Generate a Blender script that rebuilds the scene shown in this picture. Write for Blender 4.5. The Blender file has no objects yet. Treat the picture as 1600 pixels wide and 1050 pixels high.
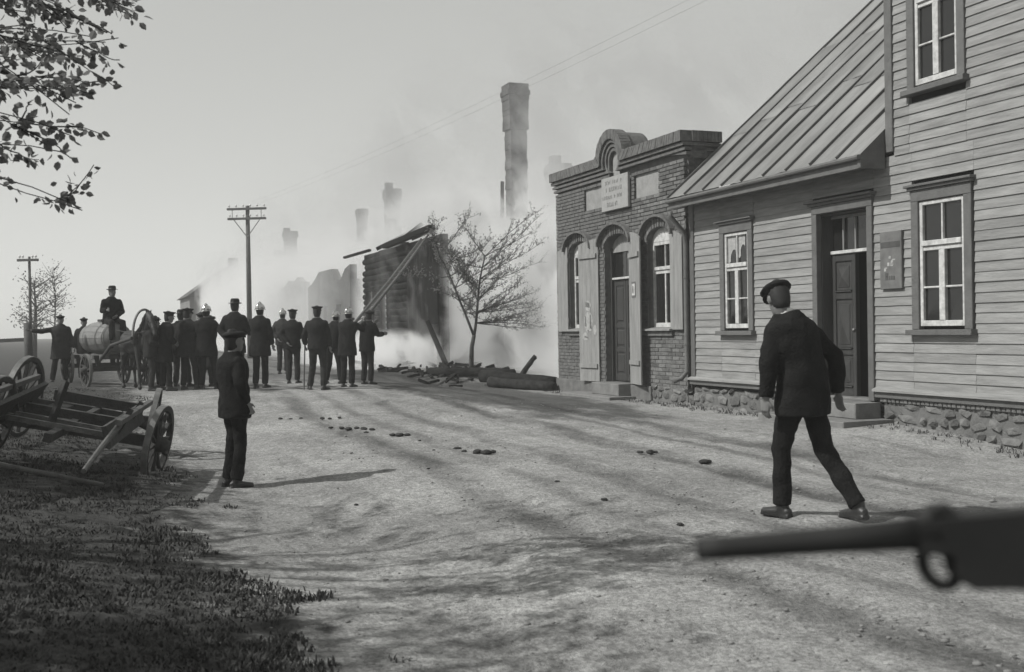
import bpy, bmesh, math, random
from mathutils import Vector, Matrix, noise
R = random.Random(7)
PI = math.pi
sc = bpy.context.scene
COL = sc.collection

# ------------------------------------------------------------------ camera
cam_d = bpy.data.cameras.new('camera')
cam = bpy.data.objects.new('camera', cam_d); COL.objects.link(cam)
cam_d.sensor_width = 36.0
cam_d.lens = 36.0 * 1700 / 1600
cam_d.clip_start = 0.05; cam_d.clip_end = 2000
cam.rotation_mode = 'XYZ'
_pitch = -math.atan(12 / 1700)
cam.matrix_world = (Matrix.Translation((0, 0, 1.45)) @ Matrix.Rotation(PI / 2 + _pitch, 4, 'X')
                    @ Matrix.Rotation(-0.016, 4, 'Z'))
cam_d.dof.use_dof = True
cam_d.dof.focus_distance = 15.0
cam_d.dof.aperture_fstop = 4.0
sc.camera = cam
# ------------------------------------------------------------------ sky, sun, exposure
SUN_EL = math.radians(44)
SUN_DIR = Vector((0.972, 0.235, 0)).normalized()          # travel direction of the light on the ground
w = bpy.data.worlds.new('World'); sc.world = w; w.use_nodes = True
nt = w.node_tree; nt.nodes.clear()
sky = nt.nodes.new('ShaderNodeTexSky'); sky.sky_type = 'NISHITA'; sky.sun_disc = False
sky.sun_elevation = SUN_EL
sky.sun_rotation = math.atan2(-SUN_DIR.x, -SUN_DIR.y)
sky.air_density = 1.0; sky.dust_density = 0.6; sky.ozone_density = 1.0
bw = nt.nodes.new('ShaderNodeRGBToBW')
tint = nt.nodes.new('ShaderNodeMix'); tint.data_type = 'RGBA'; tint.blend_type = 'MULTIPLY'
tint.inputs[0].default_value = 1.0; tint.inputs[7].default_value = (0.99, 1.0, 0.965, 1)
veil = nt.nodes.new('ShaderNodeMix'); veil.data_type = 'RGBA'; veil.inputs[0].default_value = 0.6; veil.inputs[7].default_value = (3.5, 3.5, 3.5, 1)      # even smoky overcast over the blue sky
bg = nt.nodes.new('ShaderNodeBackground'); bg.inputs['Strength'].default_value = 0.135
out = nt.nodes.new('ShaderNodeOutputWorld')
nt.links.new(sky.outputs[0], bw.inputs[0]); nt.links.new(bw.outputs[0], veil.inputs[6]); nt.links.new(veil.outputs[2], tint.inputs[6])
nt.links.new(tint.outputs[2], bg.inputs['Color']); nt.links.new(bg.outputs[0], out.inputs[0])
sl = bpy.data.lights.new('sun', 'SUN'); sl.energy = 3.8; sl.angle = math.radians(0.6); sl.color = (1.0, 0.995, 0.965)
so = bpy.data.objects.new('sun', sl); COL.objects.link(so)
_d = Vector((SUN_DIR.x * math.cos(SUN_EL), SUN_DIR.y * math.cos(SUN_EL), -math.sin(SUN_EL)))
so.rotation_euler = _d.to_track_quat('-Z', 'Y').to_euler(); so.location = (-20, -5, 25)
sc.view_settings.view_transform = 'Standard'; sc.view_settings.look = 'None'
sc.view_settings.gamma = 1; sc.view_settings.exposure = 0.27; sc.view_settings.use_curve_mapping = False
cy = sc.cycles
cy.use_adaptive_sampling = True; cy.adaptive_threshold = 0.02
cy.use_denoising = True
cy.max_bounces = 6; cy.diffuse_bounces = 3; cy.glossy_bounces = 2; cy.volume_bounces = 2
cy.transparent_max_bounces = 12
cy.volume_step_rate = .5; cy.volume_max_steps = 64

# ------------------------------------------------------------------ the street's own frame
# u runs along the house fronts (to the right), y into the houses, z up
O = Vector((3.271, 19.625, 0)); ROW = math.atan2(-0.93042, 0.36650)
UX = Vector((0.36650, -0.93042, 0)); UY = Vector((0.93042, 0.36650, 0))
def wp(u, y, z=0.0): return O + UX * u + UY * y + Vector((0, 0, z))
def loc_uy(x, y):
    v = Vector((x, y, 0)) - O
    return v.dot(UX), v.dot(UY)
def ss(t):
    t = min(1.0, max(0.0, t)); return t * t * (3 - 2 * t)
def g(x, y):
    u, v = loc_uy(x, y); s, n = -u, -v
    z = .27 * ss((y - 11) / 14) * max(ss((n - .5) / 4), ss((s - 6.5) / 4))
    z -= .12 * math.exp(-((n - 8.6) / 1.1) ** 2) * (1 - ss((y - 13) / 6))
    z += (.16 * ss((n - 9.6) / 2.2) + .5 * ss((n - 13) / 8)) * (1 - .6 * ss((y - 25) / 20))
    z += .08 * math.exp(-((s + 5) / 1.2) ** 2) * math.exp(-(n / 1.2) ** 2)
    z -= .10 * ss((-s - 6) / 2) * (1 - ss((n - 2) / 3))
    return z
def gp(x, y, dz=0.0): return Vector((x, y, g(x, y) + dz))

# ------------------------------------------------------------------ materials (all greys: a black and white place)
MATS = {}
TINT = (1.0, 1.0, 0.985)
def gray(v): return (v * TINT[0], v * TINT[1], v * TINT[2], 1)
def mat(name, v, var=.25, scale=3.0, rough=.85, bump=.0, bscale=30., spec=.25, rand=.0, stretch=None, metal=0.0, local=False, detail=5.0):
    if name in MATS: return MATS[name]
    m = bpy.data.materials.new(name); m.use_nodes = True
    t = m.node_tree; n = t.nodes; p = n['Principled BSDF']
    p.inputs['Roughness'].default_value = rough; p.inputs['Metallic'].default_value = metal
    p.inputs['Specular IOR Level'].default_value = spec
    if local:
        tc = n.new('ShaderNodeTexCoord'); co = tc.outputs['Object']
    else:
        ge = n.new('ShaderNodeNewGeometry'); co = ge.outputs['Position']
    mp = n.new('ShaderNodeMapping')
    if stretch: mp.inputs['Scale'].default_value = stretch
    if not local: mp.inputs['Rotation'].default_value = (0, 0, -ROW) if stretch else (0, 0, 0)
    t.links.new(co, mp.inputs[0])
    vec = mp.outputs[0]
    if stretch and not local:      # rotate first, then stretch
        mp.inputs['Scale'].default_value = (1, 1, 1)
        m2 = n.new('ShaderNodeMapping'); m2.inputs['Scale'].default_value = stretch
        t.links.new(vec, m2.inputs[0]); vec = m2.outputs[0]
    oi = n.new('ShaderNodeObjectInfo')
    ad = n.new('ShaderNodeVectorMath'); ad.operation = 'ADD'
    if rand:
        cx = n.new('ShaderNodeCombineXYZ'); mu = n.new('ShaderNodeMath'); mu.operation = 'MULTIPLY'; mu.inputs[1].default_value = 37.
        t.links.new(oi.outputs['Random'], mu.inputs[0]); t.links.new(mu.outputs[0], cx.inputs[0]); t.links.new(mu.outputs[0], cx.inputs[2])
        t.links.new(cx.outputs[0], ad.inputs[1])
    t.links.new(vec, ad.inputs[0])
    nz = n.new('ShaderNodeTexNoise'); nz.inputs['Scale'].default_value = scale; nz.inputs['Detail'].default_value = detail; nz.inputs['Roughness'].default_value = .62
    t.links.new(ad.outputs[0], nz.inputs['Vector'])
    mr = n.new('ShaderNodeMapRange'); mr.inputs[1].default_value = .25; mr.inputs[2].default_value = .75
    mr.inputs[3].default_value = 1 - var; mr.inputs[4].default_value = 1 + var
    t.links.new(nz.outputs[0], mr.inputs[0])
    fac = mr.outputs[0]
    if rand:
        m3 = n.new('ShaderNodeMapRange'); m3.inputs[3].default_value = 1 - rand; m3.inputs[4].default_value = 1 + rand
        t.links.new(oi.outputs['Random'], m3.inputs[0])
        mm = n.new('ShaderNodeMath'); mm.operation = 'MULTIPLY'
        t.links.new(fac, mm.inputs[0]); t.links.new(m3.outputs[0], mm.inputs[1]); fac = mm.outputs[0]
    vm = n.new('ShaderNodeVectorMath'); vm.operation = 'SCALE'; vm.inputs[0].default_value = gray(v)[:3]
    t.links.new(fac, vm.inputs['Scale']); t.links.new(vm.outputs[0], p.inputs['Base Color'])
    if bump:
        n2 = n.new('ShaderNodeTexNoise'); n2.inputs['Scale'].default_value = bscale; n2.inputs['Detail'].default_value = 6
        t.links.new(ad.outputs[0], n2.inputs['Vector'])
        bp = n.new('ShaderNodeBump'); bp.inputs['Strength'].default_value = bump; bp.inputs['Distance'].default_value = .02
        t.links.new(n2.outputs[0], bp.inputs['Height']); t.links.new(bp.outputs[0], p.inputs['Normal'])
    MATS[name] = m
    return m
M_board = mat('weathered_paint', .215, .30, 6.0, .8, .4, 40, rand=.10, stretch=(.35, 1, 3.0))
M_trim = mat('dark_trim_paint', .105, .22, 6, .6, .3, 40, rand=.08)
M_white = mat('old_white_paint', .42, .40, 11, .6, .2, 40)
M_pane = mat('window_glass', .012, .2, 2, .06, 0, spec=.5)
M_dark = mat('dark_interior', .008, .3, 1, .9)
M_door = mat('door_wood', .040, .3, 6, .5, .3, 50, stretch=(1, 1, .25))
M_roof = mat('roof_metal', .175, .5, 1.3, .5, .25, 14, spec=.35, rand=.10, stretch=(1, .35, .35))
M_seam = mat('roof_seam', .10, .3, 4, .55)
M_stone = mat('field_stone', .125, .35, 9, .9, .7, 30, rand=.28)
M_mortar = mat('old_mortar', .12, .3, 6, .95, .6, 40)
M_slab = mat('step_stone', .16, .3, 5, .9, .5, 30)
M_brick = mat('brick', .118, .35, 14, .9, .6, 60, rand=.36)
M_brickmass = mat('brickwork', .108, .45, 7.5, .9, .7, 45)
M_render = mat('lime_render', .23, .2, 6, .95, .4, 40)
M_sign = mat('sign_board', .27, .14, 8, .8, .2, 40)
M_letter = mat('faded_letters', .13, .5, 16, .9)
M_shut = mat('shutter_wood', .215, .25, 8, .8, .4, 50, stretch=(1, 1, .2))
M_paper = mat('torn_paper', .30, .4, 18, .9)
M_char = mat('charred_wood', .010, .6, 6, .95, .8, 30, rand=.4, spec=.04)
M_charlit = mat('scorched_lit_wood', .012, .8, 5, .95, .7, 30, rand=.5, stretch=(1, 1, .3), spec=.04)  # slightly lighter lit copy of the charred wood, light put into the colour
M_soot = mat('sooty_brick', .06, .45, 3, .95, .6, 25, rand=.1)
M_pole = mat('pole_wood', .075, .3, 5, .85, .4, 40)
M_wagon = mat('wagon_wood', .045, .4, 8, .8, .5, 40, rand=.15)
M_wagonlit = mat('wagon_lit_wood', .09, .35, 8, .75, .5, 40)  # lit copy of the darker wagon wood, sunlight put into the colour
M_iron = mat('tyre_iron', .19, .3, 10, .45, .2, 40, spec=.5, metal=.6)
M_barrel = mat('barrel_wood', .15, .25, 6, .4, .3, 30, spec=.5)
M_cloth = mat('dark_cloth', .011, .5, 9, .92, .6, 60, spec=.12, rand=.25)
M_cloth2 = mat('dark_grey_cloth', .022, .3, 14, .92, .4, 160, spec=.12, rand=.25)
M_skin = mat('skin', .15, .1, 12, .6, .1, 60)
M_hair = mat('hair', .02, .3, 30, .7)
M_boot = mat('boot_leather', .022, .3, 20, .45, .2, 60, spec=.4)
M_hat = mat('felt_hat', .011, .3, 20, .9, .2, 90, rand=.2)
M_helm = mat('brass_helmet', .55, .1, 10, .22, 0, metal=1.0)
M_collar = mat('white_collar', .62, .05, 10, .8)
M_horse = mat('horse_coat', .028, .3, 6, .6, .1, 80)
M_blaze = mat('white_blaze', .5, .1, 10, .7)
M_leaf = mat('spring_leaf', .10, .25, 20, .6, 0, spec=.3, rand=.3)
def leafy(m, v):
    t = m.node_tree; n = t.nodes; tr = n.new('ShaderNodeBsdfTranslucent'); tr.inputs[0].default_value = gray(v)
    mx = n.new('ShaderNodeMixShader'); mx.inputs[0].default_value = .45
    o = n['Material Output']; t.links.new(n['Principled BSDF'].outputs[0], mx.inputs[1]); t.links.new(tr.outputs[0], mx.inputs[2]); t.links.new(mx.outputs[0], o.inputs[0])
leafy(M_leaf, .22)
M_bark = mat('bark', .05, .35, 12, .95, .8, 40)
M_twig = mat('twig_bark', .035, .3, 12, .9)
M_gun = mat('blued_steel', .026, .2, 10, .7, 0, spec=.2)
M_dung = mat('dung', .03, .4, 30, .9, .6, 60)
M_pebble = mat('pebble', .24, .3, 8, .9, rand=.3)
M_grassb = mat('dry_grass', .048, .75, 5, .9)
M_log = mat('burnt_log', .022, .6, 8, .95, .8, 30, rand=.4, spec=.06)
M_wall_far = mat('far_wall', .16, .3, .8, .95)
M_roof_far = mat('far_roof', .07, .3, .8, .95)

# ------------------------------------------------------------------ mesh building
class MB:
    def __init__(s): s.v = []; s.f = []
    def add(s, vs, fs):
        k = len(s.v); s.v += [tuple(v) for v in vs]; s.f += [tuple(i + k for i in f) for f in fs]; return s
    def box(s, x0, x1, y0, y1, z0, z1):
        vs = [(x0, y0, z0), (x1, y0, z0), (x1, y1, z0), (x0, y1, z0), (x0, y0, z1), (x1, y0, z1), (x1, y1, z1), (x0, y1, z1)]
        return s.add(vs, [(0, 3, 2, 1), (4, 5, 6, 7), (0, 1, 5, 4), (1, 2, 6, 5), (2, 3, 7, 6), (3, 0, 4, 7)])
    def bbox(s, x0, x1, y0, y1, z0, z1, b=.006):       # box with a chamfered outline towards -y
        vs = [(x0 + b, y0, z0 + b), (x1 - b, y0, z0 + b), (x1 - b, y0, z1 - b), (x0 + b, y0, z1 - b),
              (x0, y0 + b, z0), (x1, y0 + b, z0), (x1, y0 + b, z1), (x0, y0 + b, z1),
              (x0, y1, z0), (x1, y1, z0), (x1, y1, z1), (x0, y1, z1)]
        return s.add(vs, [(0, 1, 2, 3), (4, 5, 1, 0), (5, 6, 2, 1), (6, 7, 3, 2), (7, 4, 0, 3),
                          (8, 9, 5, 4), (9, 10, 6, 5), (10, 11, 7, 6), (11, 8, 4, 7), (11, 10, 9, 8)])
    def beam(s, p, q, w_, h_, up=Vector((0, 0, 1)), taper=1.0):
        p = Vector(p); q = Vector(q); d = (q - p).normalized()
        a = d.cross(up)
        if a.length < 1e-4: a = d.cross(Vector((1, 0, 0)))
        a.normalize(); b = a.cross(d).normalized()
        vs = []
        for c, k in ((p, 1.0), (q, taper)):
            for sx, sy in ((-1, -1), (1, -1), (1, 1), (-1, 1)):
                vs.append(c + a * sx * w_ * k / 2 + b * sy * h_ * k / 2)
        return s.add(vs, [(0, 3, 2, 1), (4, 5, 6, 7), (0, 1, 5, 4), (1, 2, 6, 5), (2, 3, 7, 6), (3, 0, 4, 7)])
    def tube(s, pts, rad, n=8, side=None, cap=True, round_ends=False):
        pts = [Vector(p) for p in pts]; m = len(pts)
        if not isinstance(rad, (list, tuple)): rad = [rad] * m
        rad = [r if isinstance(r, (list, tuple)) else (r, r) for r in rad]
        if round_ends:
            d0 = (pts[0] - pts[1]).normalized(); d1 = (pts[-1] - pts[-2]).normalized()
            r0, r1 = rad[0], rad[-1]; m0, m1 = min(r0), min(r1)
            pts = [pts[0] + d0 * m0 * .75, pts[0] + d0 * m0 * .5] + pts + [pts[-1] + d1 * m1 * .5, pts[-1] + d1 * m1 * .75]
            rad = [(r0[0] * .35, r0[1] * .35), (r0[0] * .8, r0[1] * .8)] + rad + [(r1[0] * .8, r1[1] * .8), (r1[0] * .35, r1[1] * .35)]
            m = len(pts)
        prev = Vector(side) if side is not None else None
        rings = []
        for i in range(m):
            d = (pts[min(i + 1, m - 1)] - pts[max(i - 1, 0)]).normalized()
            if prev is None:
                prev = Vector((1, 0, 0)) if abs(d.x) < .9 else Vector((0, 1, 0))
            a = prev - d * prev.dot(d)
            if a.length < 1e-4: a = d.orthogonal()
            a.normalize(); b = d.cross(a); prev = a if side is None else Vector(side)
            k = len(s.v)
            for j in range(n):
                t = 2 * PI * j / n
                s.v.append(tuple(pts[i] + a * math.cos(t) * rad[i][0] + b * math.sin(t) * rad[i][1]))
            rings.append(k)
        for i in range(m - 1):
            for j in range(n):
                j2 = (j + 1) % n
                s.f.append((rings[i] + j, rings[i] + j2, rings[i + 1] + j2, rings[i + 1] + j))
        if cap:
            s.f.append(tuple(rings[0] + j for j in reversed(range(n)))); s.f.append(tuple(rings[-1] + j for j in range(n)))
        return s
    def rings(s, rows, fn, n=18, mtx=None):
        """rows: (z, rx, ry, y offset); fn maps a local point to the final one"""
        k = len(s.v)
        for z, rx, ry, yo in rows:
            for j in range(n):
                t = 2 * PI * j / n; s.v.append(tuple(fn((math.cos(t) * rx, yo + math.sin(t) * ry, z))))
        for i in range(len(rows) - 1):
            for j in range(n): j2 = (j + 1) % n; s.f.append((k + i * n + j, k + i * n + j2, k + i * n + n + j2, k + i * n + n + j))
        s.f.append(tuple(k + j for j in reversed(range(n)))); s.f.append(tuple(k + (len(rows) - 1) * n + j for j in range(n)))
        return s
    def ball(s, c, r, n=10, m=7):
        c = Vector(c); r = r if isinstance(r, (list, tuple)) else (r, r, r)
        pts = [];
        k = len(s.v)
        s.v.append((c.x, c.y, c.z - r[2]))
        for i in range(1, m):
            t = -PI / 2 + PI * i / m
            for j in range(n):
                a = 2 * PI * j / n
                s.v.append((c.x + math.cos(t) * math.cos(a) * r[0], c.y + math.cos(t) * math.sin(a) * r[1], c.z + math.sin(t) * r[2]))
        s.v.append((c.x, c.y, c.z + r[2])); top = len(s.v) - 1
        for j in range(n): s.f.append((k, k + 1 + (j + 1) % n, k + 1 + j))
        for i in range(m - 2):
            for j in range(n):
                a0 = k + 1 + i * n; a1 = a0 + n
                s.f.append((a0 + j, a0 + (j + 1) % n, a1 + (j + 1) % n, a1 + j))
        a0 = k + 1 + (m - 2) * n
        for j in range(n): s.f.append((a0 + j, a0 + (j + 1) % n, top))
        return s
    def prism(s, poly, y0, y1):       # polygon in (x,z), extruded along y ; counter-clockwise seen from -y
        n = len(poly)
        vs = [(x, y0, z) for x, z in poly] + [(x, y1, z) for x, z in poly]
        return s.add(vs, [tuple(range(n)), tuple(reversed(range(n, 2 * n)))] + [(i + n, (i + 1) % n + n, (i + 1) % n, i) for i in range(n)])
    def mesh(s, name, m, smooth=False):
        me = bpy.data.meshes.new(name); me.from_pydata(s.v, [], s.f); me.materials.append(m)
        if smooth: me.polygons.foreach_set('use_smooth', [True] * len(me.polygons))
        me.update(); return me
    def obj(s, name, m, parent=None, smooth=False):
        return ob(name, s.mesh(name, m, smooth), parent)
def ob(name, me, parent=None, loc=None, rot=None, scale=None):
    o = bpy.data.objects.new(name, me); COL.objects.link(o)
    if parent is not None: o.parent = parent
    if loc is not None: o.location = loc
    if rot is not None: o.rotation_euler = rot
    if scale is not None: o.scale = scale
    return o
def tag(o, label=None, cat=None, group=None, kind=None):
    if label: o['label'] = label
    if cat: o['category'] = cat
    if group: o['group'] = group
    if kind: o['kind'] = kind
    return o
def thing(name, label, cat, loc=(0, 0, 0), rz=0.0, group=None, rot=None):
    o = bpy.data.objects.new(name, None); COL.objects.link(o); o.empty_display_size = .2
    o.location = loc; o.rotation_euler = rot if rot else (0, 0, rz)
    return tag(o, label, cat, group)
def row_thing(name, label, cat, group=None): return thing(name, label, cat, O, ROW, group)

# ------------------------------------------------------------------ ground
def ground_material():
    m = bpy.data.materials.new('dirt_ground'); m.use_nodes = True
    t = m.node_tree; n = t.nodes; p = n['Principled BSDF']; L = t.links.new
    p.inputs['Roughness'].default_value = .95; p.inputs['Specular IOR Level'].default_value = .15
    ge = n.new('ShaderNodeNewGeometry')
    mp = n.new('ShaderNodeMapping'); mp.vector_type = 'TEXTURE'
    mp.inputs['Location'].default_value = O; mp.inputs['Rotation'].default_value = (0, 0, ROW)
    L(ge.outputs['Position'], mp.inputs[0])
    sx = n.new('ShaderNodeSeparateXYZ'); L(mp.outputs[0], sx.inputs[0]); U, Y = sx.outputs[0], sx.outputs[1]
    def ma(op, a, b=None, c=None, clamp=False):
        k = n.new('ShaderNodeMath'); k.operation = op; k.use_clamp = clamp
        for i, x in enumerate((a, b, c)):
            if x is None: continue
            if isinstance(x, (int, float)): k.inputs[i].default_value = x
            else: L(x, k.inputs[i])
        return k.outputs[0]
    def noi(scale, detail=5, rough=.6, stretch=None):
        v = mp.outputs[0]
        if stretch:
            q = n.new('ShaderNodeMapping'); q.inputs['Scale'].default_value = stretch; L(v, q.inputs[0]); v = q.outputs[0]
        k = n.new('ShaderNodeTexNoise'); k.inputs['Scale'].default_value = scale; k.inputs['Detail'].default_value = detail
        k.inputs['Roughness'].default_value = rough; L(v, k.inputs['Vector']); return k.outputs[0]
    def mr(x, a, b, c, d, smooth=True):
        k = n.new('ShaderNodeMapRange'); k.interpolation_type = 'SMOOTHSTEP' if smooth else 'LINEAR'
        L(x, k.inputs[0])
        for i, q in enumerate((a, b, c, d)): k.inputs[i + 1].default_value = q
        return k.outputs[0]
    base = mr(noi(.5, 6, .65), .3, .7, .205, .315)
    base = ma('MULTIPLY', base, mr(noi(6, 6, .7), .3, .7, .78, 1.18))
    base = ma('MULTIPLY', base, mr(noi(30, 5, .75), .32, .68, .62, 1.34))
    # wheel ruts and trodden streaks along the road
    rut = mr(noi(1.0, 5, .65, (.16, 2.2, 1)), .50, .70, 1.0, .76)
    base = ma('MULTIPLY', base, rut)
    wv = ma('MULTIPLY', ma('SUBTRACT', noi(.16, 3, .5, (1, .2, 1)), .5), 1.3)
    brk = mr(noi(.8, 5, .7, (.5, 1.0, 1)), .34, .60, .30, 1.25)
    for y0, w_, k_ in ((-2.7, .20, .45), (-4.15, .22, .5), (-5.35, .16, .38), (-6.75, .20, .42), (-3.3, .10, .3), (-6.1, .1, .28)):
        dd = ma('ABSOLUTE', ma('ADD', ma('SUBTRACT', Y, y0), wv))
        band_ = ma('MULTIPLY', mr(dd, w_ * .3, w_ * 1.5, k_, 0), brk)
        base = ma('MULTIPLY', base, ma('SUBTRACT', 1.0, band_))
    scuff = mr(noi(1.6, 5, .75, (.5, 1.3, 1)), .56, .74, 1.0, .76)
    base = ma('MULTIPLY', base, scuff)
    # damp dark patch in front of the shop, spreading towards the fire
    wob = ma('MULTIPLY', ma('SUBTRACT', noi(.55, 5, .65, (.7, 1.5, 1)), .5), 5.0)
    du = ma('DIVIDE', ma('ADD', U, 6.0), 8.6); dy = ma('DIVIDE', ma('ADD', Y, 2.5), 1.9)
    rad = ma('ADD', ma('SQRT', ma('ADD', ma('MULTIPLY', du, du), ma('MULTIPLY', dy, dy))), ma('MULTIPLY', wob, .32))
    base = ma('MULTIPLY', base, mr(rad, .75, 1.15, .34, 1.0))
    far = mr(ma('ADD', U, ma('MULTIPLY', wob, 1.4)), -12., -7.0, .52, 1.0)
    base = ma('MULTIPLY', base, far)
    # grassy verge on the left of the road
    vn = ma('ADD', ma('MULTIPLY', Y, -1.0), ma('ADD', ma('MULTIPLY', ma('SUBTRACT', noi(.9, 6, .7), .5), 3.0), ma('MULTIPLY', ma('SUBTRACT', noi(7, 4, .7), .5), 1.1)))
    verge = mr(vn, 9.1, 9.7, 0, 1)
    gcol = mr(noi(9, 6, .75), .3, .75, .028, .085)
    mix = n.new('ShaderNodeMix'); mix.data_type = 'FLOAT'
    L(verge, mix.inputs[0]); L(base, mix.inputs[2]); L(gcol, mix.inputs[3])
    vm = n.new('ShaderNodeVectorMath'); vm.operation = 'SCALE'; vm.inputs[0].default_value = gray(1.0)[:3]
    L(mix.outputs[0], vm.inputs['Scale']); L(vm.outputs[0], p.inputs['Base Color'])
    h = ma('ADD', ma('MULTIPLY', noi(9, 6, .7), .7), ma('MULTIPLY', noi(45, 5, .7), .35))
    bp = n.new('ShaderNodeBump'); bp.inputs['Strength'].default_value = .9; bp.inputs['Distance'].default_value = .05
    L(h, bp.inputs['Height']); L(bp.outputs[0], p.inputs['Normal'])
    return m
def build_ground():
    ys = []; y = -14.0
    while y < 3: ys.append(y); y += .8
    y = 3.0
    while y < 330: ys.append(y); y += max(.055, (y - 2) * .017)
    xs = [math.sinh(t / 75 * 4.6) * 3.3 for t in range(-75, 76)]
    xs = [x for x in xs]
    v = []; f = []
    for yy in ys:
        for x in xs:
            xx = x + min(max(yy, 0), 30) * -.03
            z = g(xx, yy)
            if abs(xx) < 30 and yy < 60:
                u, q = loc_uy(xx, yy)
                amp = .022 * (1 - ss((yy - 25) / 30))
                z += amp * noise.noise(Vector((u * .55, q * 2.6, 0))) + amp * .55 * noise.noise(Vector((xx * 5, yy * 5, 3)))
                z += amp * .4 * noise.noise(Vector((xx * 13, yy * 13, 9)))
                wvv = 1.0 * noise.noise(Vector((u * .16, q * .03, 5)))
                for y0 in (-2.7, -4.15, -5.35, -6.75):
                    z -= .030 * math.exp(-((q - y0 + wvv) / .15) ** 2)
                    z += .014 * math.exp(-((q - y0 + wvv - .26) / .12) ** 2)
                if -q > 9.4: z += .04 * abs(noise.noise(Vector((xx * 3, yy * 3, 1))))
            v.append((xx, yy, z))
    W = len(xs)
    for i in range(len(ys) - 1):
        for j in range(W - 1):
            f.append((i * W + j, i * W + j + 1, (i + 1) * W + j + 1, (i + 1) * W + j))
    me = bpy.data.meshes.new('ground'); me.from_pydata(v, [], f); me.materials.append(ground_material())
    me.polygons.foreach_set('use_smooth', [True] * len(me.polygons))
    o = ob('ground', me); tag(o, 'pale rutted dirt street with a dark damp patch and a grassy verge', kind='structure')
build_ground()

# ------------------------------------------------------------------ clapboard house
house = row_thing('wooden_house', 'grey clapboard house with tall right part, sheet metal roof and double door', 'house')
UE = 10.2                                       # right end, outside the frame
def house_core():
    b = MB()
    b.box(0.03, 3.66, .03, .32, .2, 3.72); b.box(3.66, 4.74, .03, .32, 3.06, 3.72); b.box(4.74, 5.2, .03, .32, .2, 3.72)
    b.box(5.2, UE, .03, .32, .2, 8.2)
    b.box(0.03, 3.60, .32, 9.4, .2, 3.4); b.box(4.80, 5.2, .32, 9.4, .2, 3.4); b.box(3.60, 4.80, 2.0, 9.4, .2, 3.4); b.box(3.60, 4.80, .32, 2.0, 3.1, 3.4)
    b.box(5.2, UE, .32, 9.4, .2, 8.0)
    b.obj('wall', M_dark, house)
    # gable wall at the left end
    gm = MB(); gm.prism([(0, 0), (1, 0), (1, 1), (0, 1)], 0, .001)
    q = MB(); q.add([(.0, .03, 3.2), (.0, 9.4, 3.2), (.0, 4.7, 8.0)], [(0, 2, 1)]); q.obj('gable', M_board, house)
    # gable of the tall part
    q = MB(); q.prism([(5.2, 8.2), (UE, 8.2), ((5.2 + UE) / 2, 10.4)], .03, .3); q.obj('upper_gable', M_board, house)
    q = MB()
    for sx in (-1, 1):
        cx = (5.2 + UE) / 2; ex = cx + sx * 2.95
        q.add([(cx, -.4, 10.55), (ex, -.4, 8.0), (ex, 9.6, 8.0), (cx, 9.6, 10.55), (cx, -.4, 10.47), (ex, -.4, 7.92), (ex, 9.6, 7.92), (cx, 9.6, 10.47)],
              [(0, 1, 2, 3), (7, 6, 5, 4), (0, 4, 5, 1), (1, 5, 6, 2), (2, 6, 7, 3)])
    q.obj('upper_roof', M_roof, house)
house_core()
# lapped boards, each an object; the mesh is one metre long and shared
def board_mesh(k):
    b = MB(); e = .126
    jit = [R.uniform(-.0025, .0025) for _ in range(8)]
    vs = []
    for i, x in enumerate((0, .33, .66, 1)):
        o_ = jit[i]
        vs += [(x, -.030 + o_, -.004 + jit[i + 4] * .7), (x, -.012 + o_, e + .006), (x, .028, e + .006), (x, .028, -.004)]
    fs = [(0, 1, 2, 3), (15, 14, 13, 12)]
    for i in range(3):
        for a in range(4):
            c = (a + 1) % 4; fs.append((i * 4 + a, i * 4 + 4 + a, i * 4 + 4 + c, i * 4 + c))
    return b.add(vs, fs).mesh('clapboard', M_board)
BM = [board_mesh(k) for k in range(5)]
def boards(z0, z1, segs):
    z = z0
    while z < z1 - .03:
        for (a, b_, za, zb) in segs:
            if z + .063 < za or z + .063 > zb: continue
            cuts = [a]
            while b_ - cuts[-1] > 4.2 or (b_ - cuts[-1] > 2.4 and R.random() < .12):
                cuts.append(cuts[-1] + R.uniform(.8, min(2.6, b_ - cuts[-1] - .4)))
            cuts.append(b_)
            for c0, c1 in zip(cuts, cuts[1:]):
                o = ob('clapboard', R.choice(BM), house, (c0 + .0015, R.uniform(-.002, .002), z + R.uniform(-.002, .002)),
                       (R.uniform(-.006, .006), R.uniform(-.0006, .0006), 0), (c1 - c0 - .003, 1, 1))
        z += .126
boards(.545, 3.70, [(.12, .97, 0, 9), (.97, 1.97, 0, 1.24), (.97, 1.97, 3.24, 9), (1.97, 3.53, 0, 9), (3.53, 4.87, 3.26, 9), (4.87, 5.62, 0, 9),
                    (5.62, 6.70, 0, 1.24), (5.62, 6.70, 3.28, 9), (6.70, UE, 0, 9)])
boards(.545 + .126 * 25, 8.1, [(5.30, 5.59, 0, 6.5), (5.59, 6.59, 0, 4.38), (6.59, UE, 0, 6.5), (5.30, UE, 6.5, 8.1)])
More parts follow.
